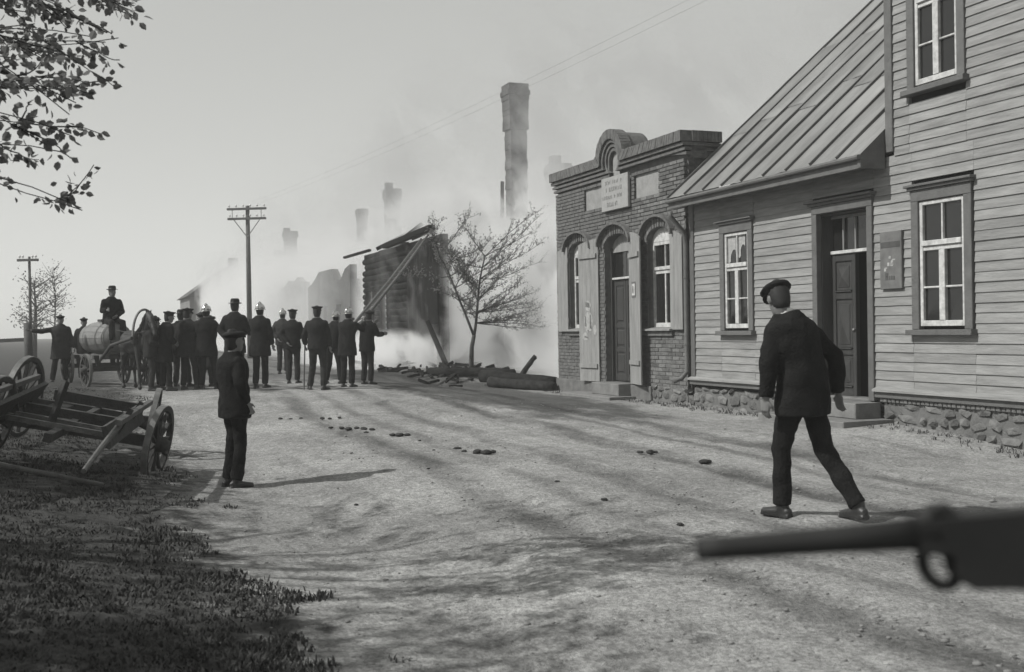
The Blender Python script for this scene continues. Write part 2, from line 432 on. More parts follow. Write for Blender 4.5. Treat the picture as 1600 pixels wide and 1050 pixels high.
# trim
MB().bbox(-.02, .12, -.05, .03, .40, 3.72).obj('corner_board', M_trim, house)
MB().bbox(5.16, 5.30, -.055, .03, 3.75, 8.2).obj('corner_board', M_trim, house)
for a, b_, z in ((-.03, 3.50, .51), (4.90, UE, .535)):
    q = MB(); q.add([(a, -.12, z - .005), (b_, -.12, z - .005), (b_, -.02, z + .03), (a, -.02, z + .03), (a, -.12, z - .035), (b_, -.12, z - .035), (b_, -.02, z - .035), (a, -.02, z - .035)],
                    [(0, 1, 2, 3), (4, 7, 6, 5), (0, 4, 5, 1), (1, 5, 6, 2), (3, 2, 6, 7), (0, 3, 7, 4)])
    q.obj('drip_ledge', M_board, house)
    MB().bbox(a, b_, -.075, .03, z - .12, z - .036).obj('plinth_board', M_trim, house)
# foundation: mortar core and field stones
def stone_mesh(k):
    bm = bmesh.new(); bmesh.ops.create_icosphere(bm, subdivisions=1, radius=.5)
    for v in bm.verts:
        v.co *= 1 + .22 * noise.noise(v.co * 2.5 + Vector((k * 7.3, 0, 0)))
        v.co.x = max(-.44, min(.44, v.co.x)); v.co.z = max(-.43, min(.43, v.co.z))
    me = bpy.data.meshes.new('stone'); bm.to_mesh(me); bm.free(); me.materials.append(M_stone)
    return me
SM = [stone_mesh(k) for k in range(9)]
def stones(root, u0, u1, z0, z1, y=-.01):
    MB().box(u0, u1, y + .02, .3, z0 - .1, z1).obj('foundation', M_mortar, root)
    z = z0
    while z < z1 - .05:
        h = min(R.uniform(.13, .22), z1 - z)
        u = u0 - R.uniform(0, .05)
        while u < u1:
            w_ = R.uniform(.16, .40)
            if z1 - z - h < .05: h = z1 - z
            ob('stone', R.choice(SM), root, (u + w_ / 2, y + .038, z + h / 2 + R.uniform(-.04, .04)), (R.uniform(-.15, .15), R.uniform(-.5, .5), R.uniform(-.2, .2)),
               (w_ * 1.06, R.uniform(.11, .19), h * R.uniform(1.0, 1.35)))
            u += w_
        z += h
stones(house, 0.0, 3.42, -.12, .33)
stones(house, 5.0, 8.6, -.22, .35)
q = MB(); u = 4.96                                  # header course under the plinth board
while u < 9.4:
    q.bbox(u, u + .062 + R.uniform(0, .01), -.04 + R.uniform(-.006, .006), .02, .355, .412, .008); u += .079
tag(q.obj('brick_course', M_brick, house), kind='stuff')
# roof sheets with standing seams
SL = .863
def rz(y): return 3.72 + SL * (y + .47)
def roof_sheet(u0, u1, y0, y1, lift):
    b = MB(); vs = []; n_ = 5
    for i in range(n_ + 1):
        for j, yy in enumerate((y0, (y0 + y1) / 2, y1)):
            u_ = u0 + (u1 - u0) * i / n_
            vs.append((u_, yy, rz(yy) + lift + (0 if j != 1 else R.uniform(-.014, .012)) + R.uniform(-.006, .006)))
    fs = []
    for i in range(n_):
        for j in range(2): fs.append((i * 3 + j, i * 3 + 3 + j, i * 3 + 4 + j, i * 3 + 1 + j))
    b.add(vs, fs)
    return b.obj('roof_sheet', M_roof, house)
us = [-.02 + .585 * i for i in range(9)] + [5.16]
for i in range(len(us) - 1):
    cut = [-.47, R.uniform(.9, 1.6), R.uniform(2.6, 3.4), 4.72]
    for j in range(3):
        roof_sheet(us[i], us[i + 1], cut[j] - (.06 if j else 0), cut[j + 1], .012 if j % 2 else .0)
for i, u in enumerate(us[:-1]):
    b = MB(); pts = []
    for k in range(13):
        yy = -.475 + 5.2 * k / 12
        pts.append(Vector((u + R.uniform(-.012, .012), yy, rz(yy) + .02)))
    for p_, q_ in zip(pts, pts[1:]): b.beam(p_, q_ + (q_ - p_) * .02, .028, .045)
    b.obj('roof_seam', M_seam, house)
b = MB(); b.add([(-.02, 4.70, rz(4.7)), (5.16, 4.70, rz(4.7)), (5.16, 9.87, 3.7), (-.02, 9.87, 3.7)], [(0, 1, 2, 3)]); b.obj('rear_roof', M_roof, house)
MB().bbox(-.02, 5.16, -.46, -.43, 3.53, 3.705).obj('fascia', M_trim, house)
b = MB(); b.add([(-.02, -.43, 3.55), (5.16, -.43, 3.55), (5.16, .03, 3.66), (-.02, .03, 3.66)], [(0, 1, 2, 3)]); b.obj('soffit', M_trim, house)
b = MB(); b.beam((-.03, -.46, 3.63), (-.03, 4.7, rz(4.7) - .08), .04, .16); b.obj('barge_board', M_trim, house)
# shaped end of the eaves against the tall part
b = MB(); b.add([(u_, y_, z_) for u_ in (5.09, 5.158) for y_, z_ in ((-.47, 3.54), (-.058, 3.54), (-.058, 4.07), (-.47, 3.72))],
    [(0, 1, 2, 3), (7, 6, 5, 4), (0, 4, 5, 1), (1, 5, 6, 2), (2, 6, 7, 3), (3, 7, 4, 0)]); b.obj('eave_end', M_trim, house)
b = MB(); pts = [(-.06, -.40, 3.50), (-.06, -.40, 3.40), (-.06, -.12, 3.12), (-.06, -.10, 2.9), (-.06, -.10, .62), (-.12, -.18, .50), (-.22, -.3, .44)]
b.tube(pts, .045, 10); dp = b.obj('downpipe', M_trim, house, True)
for z in (1.1, 2.3): MB().tube([(-.06, -.10, z), (-.06, -.10, z + .03)], .055, 10).obj('pipe_clip', M_trim, dp)
b = MB(); b.tube([(-.02, -.50, 3.66), (5.16, -.50, 3.68)], .035, 8); b.obj('gutter', M_trim, house)

def window(root, u0, u1, z0, z1, cw=.13, transom=.66, label=None, hood=True, top=None, curtain=False, y=0.0):
    """u0..z1 is the white frame; the casing goes round it"""
    a = MB()
    a.bbox(u0 - cw, u0, y - .058, y + .03, z0 - .04, z1 + .005); a.bbox(u1, u1 + cw, y - .058, y + .03, z0 - .04, z1 + .005)
    a.bbox(u0 - cw, u1 + cw, y - .060, y + .03, z1 + .006, z1 + .15)
    if hood:
        a.bbox(u0 - cw - .03, u1 + cw + .03, y - .095, y + .03, z1 + .151, z1 + .19); a.bbox(u0 - cw - .06, u1 + cw + .06, y - .13, y + .03, z1 + .191, z1 + .225)
    wd = a.obj('window', M_trim, root)
    if label: wd['label'] = label
    s_ = MB(); s_.bbox(u0 - cw - .05, u1 + cw + .05, y - .13, y + .03, z0 - .115, z0 - .042); s_.obj('sill', M_trim, wd)
    f = MB(); fw = .055; zt = z0 + (z1 - z0) * transom; um = (u0 + u1) / 2; ya, yb = y - .030, y + .026
    f.bbox(u0 + .002, u0 + fw, ya, yb, z0, z1 - .002); f.bbox(u1 - fw, u1 - .002, ya, yb, z0, z1 - .002)
    f.bbox(u0 + fw, u1 - fw, ya, yb, z1 - fw, z1 - .002); f.bbox(u0 + fw, u1 - fw, ya, yb, z0, z0 + .075)
    f.bbox(u0 + fw, u1 - fw, ya - .02, yb, zt - .035, zt + .035); f.bbox(u0 + fw, u1 - fw, ya + .008, yb, zt - .095, zt - .036)
    f.bbox(um - .05, um + .05, ya - .008, yb, z0 + .075, zt - .096); f.bbox(um - .014, um + .014, ya + .006, yb, zt + .035, z1 - fw)
    zm = z0 + (zt - z0) * .47
    f.bbox(u0 + fw, um - .05, ya + .008, yb, zm - .013, zm + .013); f.bbox(um + .05, u1 - fw, ya + .008, yb, zm - .013, zm + .013)
    f.obj('frame', M_white, wd)
    def pane(a0, a1, b0, b1):
        p_ = MB(); t0, t1 = R.uniform(-.004, .004), R.uniform(-.004, .004)
        p_.add([(a0, y + .012 + t0, b0), (a1, y + .012 - t0, b0), (a1, y + .012 + t1, b1), (a0, y + .012 - t1, b1)], [(0, 1, 2, 3)]); p_.obj('pane', M_pane, wd)
    for a0, a1 in ((u0 + fw, um - .05), (um + .05, u1 - fw)):
        pane(a0, a1, z0 + .075, zm - .013); pane(a0, a1, zm + .013, zt - .096)
    for a0, a1 in ((u0 + fw, um - .014), (um + .014, u1 - fw)): pane(a0, a1, zt + .035, z1 - fw)
    if curtain:
        for c0, c1, dr in ((u0 + .06, um - .06, .75), (um + .02, u1 - .14, .6)):
            c = MB(); N_ = 10; vs = []
            for i in range(N_ + 1):
                t = i / N_; x = c0 + (c1 - c0) * t
                vs += [(x, y + .007 - .003 * math.sin(i * 2.1), z1 - fw), (x + .02 * math.sin(i), y + .007 - .003 * math.sin(i * 2.1 + .5), z1 - fw - (z1 - zt - .1) * (dr + .25 * math.sin(t * 5 + c0)))]
            c.add(vs, [(2 * i + 1, 2 * i + 3, 2 * i + 2, 2 * i) for i in range(N_)]); c.obj('curtain', mat('lace_curtain', .30, .3, 20, .9), wd)
    return wd
window(house, 1.11, 1.83, 1.39, 3.00, label='left ground floor window with pale curtains in the top panes', curtain=True)
window(house, 5.76, 6.55, 1.39, 3.02, label='right ground floor window with dark panes')
window(house, 5.72, 6.47, 4.54, 6.20, label='upper window of the tall part with pale blinds', curtain=True)

def door_house():
    c = MB()
    c.bbox(3.53, 3.645, -.06, .03, .36, 3.07); c.bbox(4.755, 4.87, -.06, .03, .36, 3.07); c.bbox(3.53, 4.87, -.063, .03, 3.071, 3.19)
    c.bbox(3.49, 4.91, -.10, .03, 3.191, 3.23); c.bbox(3.46, 4.94, -.15, .03, 3.231, 3.265)
    d = c.obj('door', M_trim, house); d['label'] = 'tall double door with carved panels in a dark casing'
    r = MB(); r.box(3.645, 3.665, .03, .28, .36, 3.06); r.box(4.735, 4.755, .03, .28, .36, 3.06); r.box(3.665, 4.735, .03, .28, 3.04, 3.06); r.obj('jamb', M_door, d)
    t = MB(); t.bbox(3.666, 4.734, .17, .27, 2.47, 2.52); t.obj('transom_bar', M_white, d)
    t = MB()
    for u in (3.93, 4.20, 4.47): t.bbox(u - .012, u + .012, .2, .25, 2.52, 3.0)
    t.bbox(3.666, 4.734, .2, .25, 3.0, 3.04); t.obj('transom_muntin', M_shut, d)
    for a, b_ in ((3.67, 3.918), (3.942, 4.188), (4.212, 4.458), (4.482, 4.73)):
        p_ = MB(); p_.add([(a, .23, 2.52), (b_, .23, 2.52), (b_, .232, 3.0), (a, .232, 3.0)], [(0, 1, 2, 3)]); p_.obj('pane', M_pane, d)
    def leaf(a, b_, label=None):
        l = MB(); l.box(a, b_, .225, .27, .38, 2.465)
        st = .075
        l.bbox(a, a + st, .20, .226, .38, 2.465); l.bbox(b_ - st, b_, .20, .226, .38, 2.465)
        zs = [(.38, .50), (.98, 1.06), (1.80, 1.90), (2.36, 2.465)]
        for z0, z1 in zs: l.bbox(a + st, b_ - st, .203, .226, z0, z1)
        lf = l.obj('door_leaf', M_door, d)
        for z0, z1 in ((.50, .98), (1.06, 1.80), (1.90, 2.36)):
            p_ = MB(); a0, a1 = a + st + .015, b_ - st - .015; y0, y1 = z0 + .03, z1 - .03; i_ = .05
            for k, (dy, ins) in enumerate(((.012, 0), (.022, .045))):
                p_.bbox(a0 + ins, a1 - ins, .226 - dy - .004, .227, y0 + ins, y1 - ins, .006)
            cx, cz = (a0 + a1) / 2, (y0 + y1) / 2
            p_.add([(a0 + .06, .199, y0 + .06), (a1 - .06, .199, y0 + .06), (a1 - .06, .199, y1 - .06), (a0 + .06, .199, y1 - .06), (cx, .165, cz)],
                   [(0, 1, 4), (1, 2, 4), (2, 3, 4), (3, 0, 4)])
            p_.bbox(a0, a1, .18, .226, z0 + .002, z0 + .028, .008)
            p_.obj('door_panel', M_door, lf)
        return lf
    leaf(3.67, 4.195)
    l = MB(); l.beam((4.735, .27, 1.42), (4.62, .78, 1.42), .04, 2.07); l.obj('door_leaf', M_door, d)
    MB().ball((4.165, .19, 1.35), .028, 8, 6).obj('door_handle', M_iron, d)
    MB().bbox(3.666, 4.734, .0, .3, .34, .378).obj('threshold', M_slab, d)
door_house()
st = MB(); st.bbox(3.38, 4.97, -.46, -.03, .13, .345, .012); st.obj('step', M_slab, house)
st = MB(); st.bbox(3.25, 5.22, -.86, -.02, -.10, .129, .012); st.obj('step', M_slab, house)

pl = row_thing('plaque', 'narrow dark worn plaque on the clapboards between door and right window', 'sign')
MB().bbox(5.04, 5.46, -.068, -.034, 1.90, 2.68, .006).obj('board', mat('plaque_paint', .12, .3, 8, .6), pl)
q = MB(); q.bbox(5.06, 5.44, -.071, -.066, 2.46, 2.54, .001)
q.obj('dark_band', mat('plaque_band', .06, .3, 8, .6), pl)
q = MB()
for i in range(9):
    a = 5.10 + R.random() * .2; z = 2.14 + R.random() * .26; q.bbox(a, a + R.uniform(.02, .06), -.0705, -.066, z, z + R.uniform(.015, .05), .001)
q.obj('flaked_patch', mat('flaked_paint', .30, .4, 20, .8), pl)
q = MB()
for u, w_, h in ((5.15, .02, .10), (5.185, .02, .10), (5.225, .018, .06), (5.255, .018, .06), (5.285, .02, .055), (5.315, .018, .055)): q.bbox(u, u + w_, -.0705, -.066, 2.02, 2.02 + h, .001)
q.bbox(5.15, 5.205, -.0702, -.066, 2.065, 2.08, .001)
q.obj('lettering', mat('plaque_letters', .045, .3, 10, .7), pl)

# ------------------------------------------------------------------ brick shop
shop = row_thing('brick_shop', 'small brick shop with stepped cornice, arched pediment and open wooden shutters', 'shop')
WIN = [(-5.28, -4.20, 1.42, 3.12, .22), (-3.52, -2.37, .30, 3.10, .26), (-1.64, -.72, 1.42, 3.12, .22)]     # u0 u1 z0 springing rise
UL, UR = -5.98, -.20
def in_open(u, z, m=.0):
    for u0, u1, z0, zs, r in WIN:
        if u0 - m < u < u1 + m and z0 < z:
            t = (u - (u0 + u1) / 2) / ((u1 - u0) / 2 + m)
            if z < zs + (r + m) * math.sqrt(max(0, 1 - t * t)): return True
    return False
PAN = [(-4.45, -3.40, 3.98, 4.46), (-2.14, -1.16, 3.98, 4.46)]
def core():
    b = MB(); ys = (-.006, .42)
    cols = [UL, WIN[0][0], WIN[0][1], WIN[1][0], WIN[1][1], WIN[2][0], WIN[2][1], UR]
    for i in range(7):
        a, c = cols[i], cols[i + 1]
        if i % 2 == 0: b.box(a, c, *ys, -.2, 3.4)
        else:
            u0, u1, z0, zs, r = WIN[i // 2]
            b.box(a, c, *ys, -.2, z0)
            N_ = 12
            for k in range(N_):                    # arch soffit
                x0, x1 = a + (c - a) * k / N_, a + (c - a) * (k + 1) / N_
                t0, t1 = 2 * k / N_ - 1, 2 * (k + 1) / N_ - 1
                h0, h1 = zs + r * math.sqrt(1 - t0 * t0), zs + r * math.sqrt(max(0, 1 - t1 * t1))
                b.prism([(x0, h0), (x1, h1), (x1, 3.4), (x0, 3.4)], *ys)
    b.box(UL, UR, .06, .42, 3.4, 4.90)
    b.box(UL, UL + .3, .42, 8.5, -.2, 3.6); b.box(UR - .3, UR, .42, 8.5, -.2, 3.6); b.box(UL, UR, 8.2, 8.5, -.2, 3.6); b.box(UL + .3, UR - .3, .9, 1.0, .0, 3.4)
    b.obj('wall', M_mortar, shop)
    b = MB(); b.add([(UL, .45, 3.9), (UR, .45, 3.9), (UR, 8.6, 3.3), (UL, 8.6, 3.3)], [(0, 1, 2, 3)]); b.obj('roof', M_roof, shop)
core()
def brick_mesh(l):
    b = MB(); j = [R.uniform(-.004, .004) for _ in range(4)]
    b.bbox(0, l, -.02 + j[0], .05, 0, .064, .006); me = b.mesh('brick', M_brick); return me
BF = [brick_mesh(.245) for _ in range(5)]; BH = [brick_mesh(.118) for _ in range(3)]
cand = []
def cut_spans(z):
    sp = [(UL, UR)]
    def sub(a, b_):
        nonlocal sp
        o_ = []
        for p_, q_ in sp:
            if b_ <= p_ or a >= q_: o_.append((p_, q_)); continue
            if a > p_: o_.append((p_, a))
            if b_ < q_: o_.append((b_, q_))
        sp = o_
    zc = z + .032
    for u0, u1, z0, zs, r in WIN:
        m = .0 if zc < zs else .17
        if z0 - .01 < zc < zs + r + m:
            t = max(0, (zc - zs) / (r + m)); hw = ((u1 - u0) / 2 + m) * math.sqrt(max(0, 1 - t * t)); c_ = (u0 + u1) / 2
            sub(c_ - hw, c_ + hw)
    for u0, u1, z0, z1 in PAN:
        if z0 < zc < z1: sub(u0, u1)
    if 3.87 < zc < 4.5: sub(-3.40, -2.30)
    return [q_ for q_ in sp if q_[1] - q_[0] > .03]
z = -.02; r_ = 0
while z < 4.48:
    for p_, q_ in cut_spans(z):
        k0 = math.floor((p_ - UL) / .256) - 1
        for k in range(k0, k0 + 40):
            a_ = UL + k * .256 + (.128 if r_ % 2 else 0); b_ = a_ + .245
            a_ = max(a_, p_); b_ = min(b_, q_)
            if b_ - a_ > .03: cand.append((a_, z, b_ - a_))
    z += .0755; r_ += 1
cand.sort(key=lambda c: -(c[0] + (.5 if 3.3 < c[1] < 4.5 else 0)))
mass = MB()
for k, (u, z, l) in enumerate(cand):
    if k < 262:
        ob('brick', R.choice(BF), shop, (u, R.uniform(-.004, .004), z), (0, 0, 0), (l / .245, 1, 1))
    else:
        d = R.uniform(-.005, .005); mass.bbox(u, u + l, -.02 + d, .05, z, z + .064, .005)
# return wall of the parapet and the right side wall
z = 0.0; r_ = 0
while z < 4.5:
    y = .06 + (.13 if r_ % 2 else 0)
    while y < (.66 if z > 3.3 else .5):
        d = R.uniform(-.004, .004); mass.box(UR - .02, UR + .018 + d, y, min(y + .245, .70), z, z + .064); y += .256
    z += .0755; r_ += 1
tag(mass.obj('brickwork', M_brickmass, shop), kind='stuff')
MB().box(UR - .3, UR - .001, .42, .70, 3.2, 4.9).obj('parapet_return', M_mortar, shop)
# voussoirs over the openings and the projecting hood bricks
VM = []
for i in range(3):
    b = MB(); b.add([(-.032, -.034, 0), (.032, -.034, 0), (.040, -.034, .2), (-.040, -.034, .2), (-.034, .05, 0), (.034, .05, 0), (.042, .05, .2), (-.042, .05, .2)],
                    [(0, 1, 2, 3), (7, 6, 5, 4), (0, 4, 5, 1), (1, 5, 6, 2), (2, 6, 7, 3), (3, 7, 4, 0)]); VM.append(b.mesh('arch_brick', M_brick))
for u0, u1, z0, zs, r in WIN:
    cx, hw = (u0 + u1) / 2, (u1 - u0) / 2
    N_ = int((hw * 2.5) / .082)
    hood = MB(); pts = []
    for i in range(N_ + 1):
        th = PI * .02 + PI * .96 * i / N_
        x, zz = cx - hw * math.cos(th), zs + r * math.sin(th)
        nx, nz = -math.cos(th) * r, math.sin(th) * hw
        ang = math.atan2(nx, nz) * .75
        ob('arch_brick', R.choice(VM), shop, (x, R.uniform(-.004, .004), zz + .004), (0, ang, 0))
        pts.append(Vector((cx - (hw + .15) * math.cos(PI * i / N_), -.06, zs + .04 + (r + .17) * math.sin(PI * i / N_))))
    for a, b_ in zip(pts, pts[1:]): hood.beam(a, b_ + (b_ - a) * .06, .16, .05)
    hood.obj('hood_mould', M_brickmass, shop)
for u0, u1, z0, z1 in PAN:
    MB().bbox(u0, u1, .03, .065, z0, z1, .004).obj('render_panel', M_render, shop)
# cornice: stepped bands and a soldier course that climb over the pediment
CX, CZ, CR = -2.98, 4.87, .63
def path(off):
    P = []; r = CR - off; zz = 4.985 - off
    P.append((UL - .05, zz))
    h = zz - CZ
    th0 = math.asin(max(-1, min(1, h / r))) if abs(h) < r else 0
    x0 = CX - r * math.cos(th0)
    P.append((x0, zz))
    N_ = 18
    for i in range(N_ + 1):
        th = PI - th0 - (PI - 2 * th0) * i / N_
        P.append((CX + r * math.cos(th), CZ + r * math.sin(th)))
    P.append((UR + .12, zz)); return P
def band(o0, o1, proj, name):
    A, B = path(o0), path(o1); b = MB()
    for i in range(len(A) - 1):
        if (Vector(A[i]) - Vector(A[i + 1])).length < .004: continue
        b.prism([B[i], B[i + 1], A[i + 1], A[i]], -proj, .08)
    # return along the right side
    z0, z1 = 4.985 - o1, 4.985 - o0
    b.box(UR, UR + .02 + proj * .8, .081, .70, z0, z1)
    return b.obj(name, M_brickmass, shop)
band(.21, .27, .115, 'cornice_band'); band(.30, .355, .075, 'cornice_band'); band(.385, .44, .045, 'cornice_band')
sold = MB(); A = path(0); B = path(.195)
def lerp_path(P, n):
    out = []; L_ = [0]
    for a, b_ in zip(P, P[1:]): L_.append(L_[-1] + math.hypot(b_[0] - a[0], b_[1] - a[1]))
    return L_
LA = lerp_path(A, 0)
def at_len(P, L_, t):
    for i in range(len(P) - 1):
        if t <= L_[i + 1] or i == len(P) - 2:
            f = (t - L_[i]) / max(1e-6, L_[i + 1] - L_[i]); return (P[i][0] + (P[i + 1][0] - P[i][0]) * f, P[i][1] + (P[i + 1][1] - P[i][1]) * f)
LB = lerp_path(B, 0); N_ = int(LA[-1] / .079)
ia = [0, LA[1], LA[-2], LA[-1]]; ib = [0, LB[1], LB[-2], LB[-1]]
for k in range(N_):
    q4 = []
    for P, L_, I in ((B, LB, ib), (A, LA, ia)):
        for e in (k + .06, k + .94):
            t = e / N_ * LA[-1]
            for j in range(3):
                if t <= ia[j + 1] or j == 2:
                    f = (t - ia[j]) / (ia[j + 1] - ia[j]); tt = I[j] + f * (I[j + 1] - I[j]); break
            q4.append(at_len(P, L_, tt))
    d = R.uniform(-.006, .006)
    sold.prism([q4[0], q4[1], q4[3], q4[2]], -.165 + d, .07)
y = .075
while y < .68: sold.box(UR + .01, UR + .15, y, y + .07, 4.79, 4.985); y += .079
tag(sold.obj('soldier_course', M_brickmass, shop), kind='stuff')
b = MB()
arc = [(CX + (CR - .03) * math.cos(PI * i / 20), CZ - .03 + (CR - .02) * math.sin(PI * i / 20)) for i in range(21)]
b.prism(list(reversed([(x, z) for x, z in arc]))[::-1], .071, .52); b.box(UL - .05, UR + .08, .071, .42, 4.5, 4.95); b.obj('parapet', M_brickmass, shop)
arc = [(CX + (CR - .47) * math.cos(PI * i / 14), CZ + (CR - .47) * math.sin(PI * i / 14)) for i in range(15)]
b = MB(); b.prism(arc + [(CX - .16, 4.4), (CX + .16, 4.4)], .03, .072); b.obj('tympanum', M_render, shop)
MB().bbox(UL - .03, UR - 1.3, -.07, .03, -.2, .285, .012).obj('plinth', M_mortar, shop)
stones(shop, UR - 1.3, UR + .02, -.15, .30, -.04)

def arched_window(u0, u1, z0, zs, r, yd=.10):
    f = MB(); fw = .06; um = (u0 + u1) / 2; zt = z0 + 1.12; y0, y1 = yd, yd + .06
    f.bbox(u0, u0 + fw, y0, y1, z0, zs); f.bbox(u1 - fw, u1, y0, y1, z0, zs); f.bbox(u0 + fw, u1 - fw, y0, y1, z0, z0 + .09)
    f.bbox(u0 + fw, u1 - fw, y0 - .015, y1, zt - .02, zt + .05); f.bbox(u0 + fw, u1 - fw, y0 + .01, y1, zt - .09, zt - .022)
    f.bbox(um - .022, um + .022, y0 + .01, y1, z0 + .09, zt - .09); f.bbox(um - .012, um + .012, y0 + .01, y1, zt + .05, zs - .12)
    f.bbox(u0 + fw, u1 - fw, y0, y1, zs - .12, zs - .05)
    wd = f.obj('window', M_white, shop)
    h = MB(); N_ = 12; top = [(um + (u1 - um) * math.cos(PI * i / N_), zs - .05 + (r + .05) * math.sin(PI * i / N_)) for i in range(N_ + 1)]
    h.prism(top, y0 - .005, y1); h.obj('frame_head', M_white, wd)
    for a, b_ in ((u0 + fw, um - .022), (um + .022, u1 - fw)):
        for c, d in ((z0 + .09, zt - .09), (zt + .05, zs - .12)):
            p_ = MB(); t = R.uniform(-.004, .004); p_.add([(a, y0 + .04 + t, c), (b_, y0 + .04 - t, c), (b_, y0 + .04 + t, d), (a, y0 + .04, d)], [(0, 1, 2, 3)]); p_.obj('pane', M_pane, wd)
    s_ = MB(); s_.add([(u0 - .08, -.13, z0 - .03), (u1 + .08, -.13, z0 - .03), (u1 + .08, .10, z0 + .01), (u0 - .08, .10, z0 + .01), (u0 - .08, -.13, z0 - .06), (u1 + .08, -.13, z0 - .06), (u1 + .08, .10, z0 - .06), (u0 - .08, .10, z0 - .06)],
                    [(0, 1, 2, 3), (4, 7, 6, 5), (0, 4, 5, 1), (1, 5, 6, 2), (2, 6, 7, 3), (3, 7, 4, 0)]); s_.obj('sill', M_shut, wd)
    s_ = MB(); s_.bbox(u0 - .06, u1 + .06, -.07, -.02, z0 - .16, z0 - .065); s_.obj('sill_course', M_brickmass, wd)
for i in (0, 2): arched_window(*WIN[i])
def shutter(hu, w_, z0, z1, deg, sgn, battens, arch=.1, tall_side=0, y0=-.035):
    """hinged at u=hu, opening to sgn side; deg = how far it stands off the wall"""
    a = math.radians(deg); dx, dy = sgn * math.cos(a), -math.sin(a)
    nb = max(2, round(w_ / .15)); root = None
    for i in range(nb):
        t0, t1 = w_ * i / nb + .002, w_ * (i + 1) / nb - .002
        def P(t, yy): return (hu + dx * t + dy * yy * sgn * -1 * 0 + (-dy) * yy * 0 + 0, 0)
        za, zb = z1 + arch * (1 - ((t0 / w_) ** 2 if not tall_side else (1 - t0 / w_) ** 2)) - arch, z1 + arch * (1 - ((t1 / w_) ** 2 if not tall_side else (1 - t1 / w_) ** 2)) - arch
        n_ = Vector((dy * sgn, -abs(math.cos(a)), 0)) if True else None
        n_ = Vector((-sgn * math.sin(a) , -math.cos(a), 0)) * -1 * -1
        b = MB(); vs = []
        for t, zt in ((t0, za), (t1, zb)):
            for k in (0, .028):
                p_ = Vector((hu + dx * t, y0 + dy * t, 0)) + Vector((sgn * -math.sin(a), -math.cos(a), 0)) * k * (1 if sgn < 0 else 1)
                vs.append((p_.x, p_.y, z0)); vs.append((p_.x, p_.y, zt))
        fs = [(0, 4, 6, 2), (1, 3, 7, 5), (0, 1, 5, 4), (2, 6, 7, 3), (0, 2, 3, 1), (4, 5, 7, 6)]
        b.add(vs, fs)
        if root is None: root = b.obj('shutter', M_shut, shop)
        else: b.obj('plank', M_shut, root)
    nrm = Vector((sgn * -math.sin(a), -math.cos(a), 0))
    for zb in battens:
        p0 = Vector((hu + dx * .05, y0 + dy * .05, zb)) + nrm * .045; p1 = Vector((hu + dx * (w_ - .04), y0 + dy * (w_ - .04), zb)) + nrm * .045
        b = MB(); b.beam(p0, p1, .034, .09); b.obj('batten', M_shut, root)
    for zb in (z0 + .25, z1 - .3):
        p0 = Vector((hu, y0, zb)) + nrm * .012; b = MB(); b.tube([p0 - Vector((0, 0, .06)), p0 + Vector((0, 0, .06))], .016, 6); b.obj('hinge', M_iron, root)
    return root
shutter(-5.30, .46, 1.36, 3.26, 5, -1, [], .08)
sh1 = shutter(-3.74, .76, .29, 3.33, 8, -1, [.62, 2.97], .10)
sh2 = shutter(-2.33, .76, .31, 3.33, 12, 1, [.74, 2.86], .16)
shutter(-.70, .52, 1.38, 3.22, 5, 1, [], .14)
# torn poster on the left door shutter
q = MB()
a = math.radians(8)
def on_sh1(t, z, k): return (-3.74 - math.cos(a) * t + math.sin(a) * k, -.035 - math.sin(a) * t - math.cos(a) * k, z)
post = MB()
for (t0, t1, z0, z1) in ((.22, .56, 1.34, 1.78), (.30, .50, 1.80, 2.02), (.08, .2, 1.28, 1.5), (.40, .62, 1.16, 1.34)):
    pts = []
    for i in range(14):
        th = 2 * PI * i / 14; rr = 1 + .22 * noise.noise(Vector((math.cos(th) * 2, math.sin(th) * 2, t0 * 9)))
        pts.append(((t0 + t1) / 2 + (t1 - t0) / 2 * rr * math.cos(th), (z0 + z1) / 2 + (z1 - z0) / 2 * rr * math.sin(th)))
    post.add([on_sh1(t, z, .032) for t, z in pts], [tuple(range(14))])
post.obj('torn_poster', M_paper, sh1)
post = MB()
for (t0, t1, z0, z1) in ((.32, .5, 1.86, 1.99), (.26, .34, 1.4, 1.72), (.40, .55, 1.2, 1.26), (.46, .53, 1.45, 1.7)):
    post.add([on_sh1(t0, z0, .0345), on_sh1(t1, z0 + .03, .0345), on_sh1(t1 - .01, z1, .0345), on_sh1(t0 + .02, z1 - .02, .0345)], [(3, 2, 1, 0)])
post.obj('poster_print', mat('poster_ink', .12, .6, 25, .9), sh1)
# small white card in a dark frame on the right door shutter
a2 = math.radians(12)
def on_sh2(t, z, k): return (-2.33 + math.cos(a2) * t - math.sin(a2) * k, -.035 - math.sin(a2) * t - math.cos(a2) * k, z)
for nm, t0, t1, z0, z1, k, m_ in (('card_frame', .20, .48, 2.02, 2.33, .034, M_trim), ('card', .235, .445, 2.06, 2.29, .038, M_white), ('card_print', .28, .35, 2.10, 2.25, .041, M_trim)):
    q = MB(); q.add([on_sh2(t0, z0, k), on_sh2(t1, z0, k), on_sh2(t1, z1, k), on_sh2(t0, z1, k)], [(0, 1, 2, 3)]); q.obj(nm, m_, sh2)

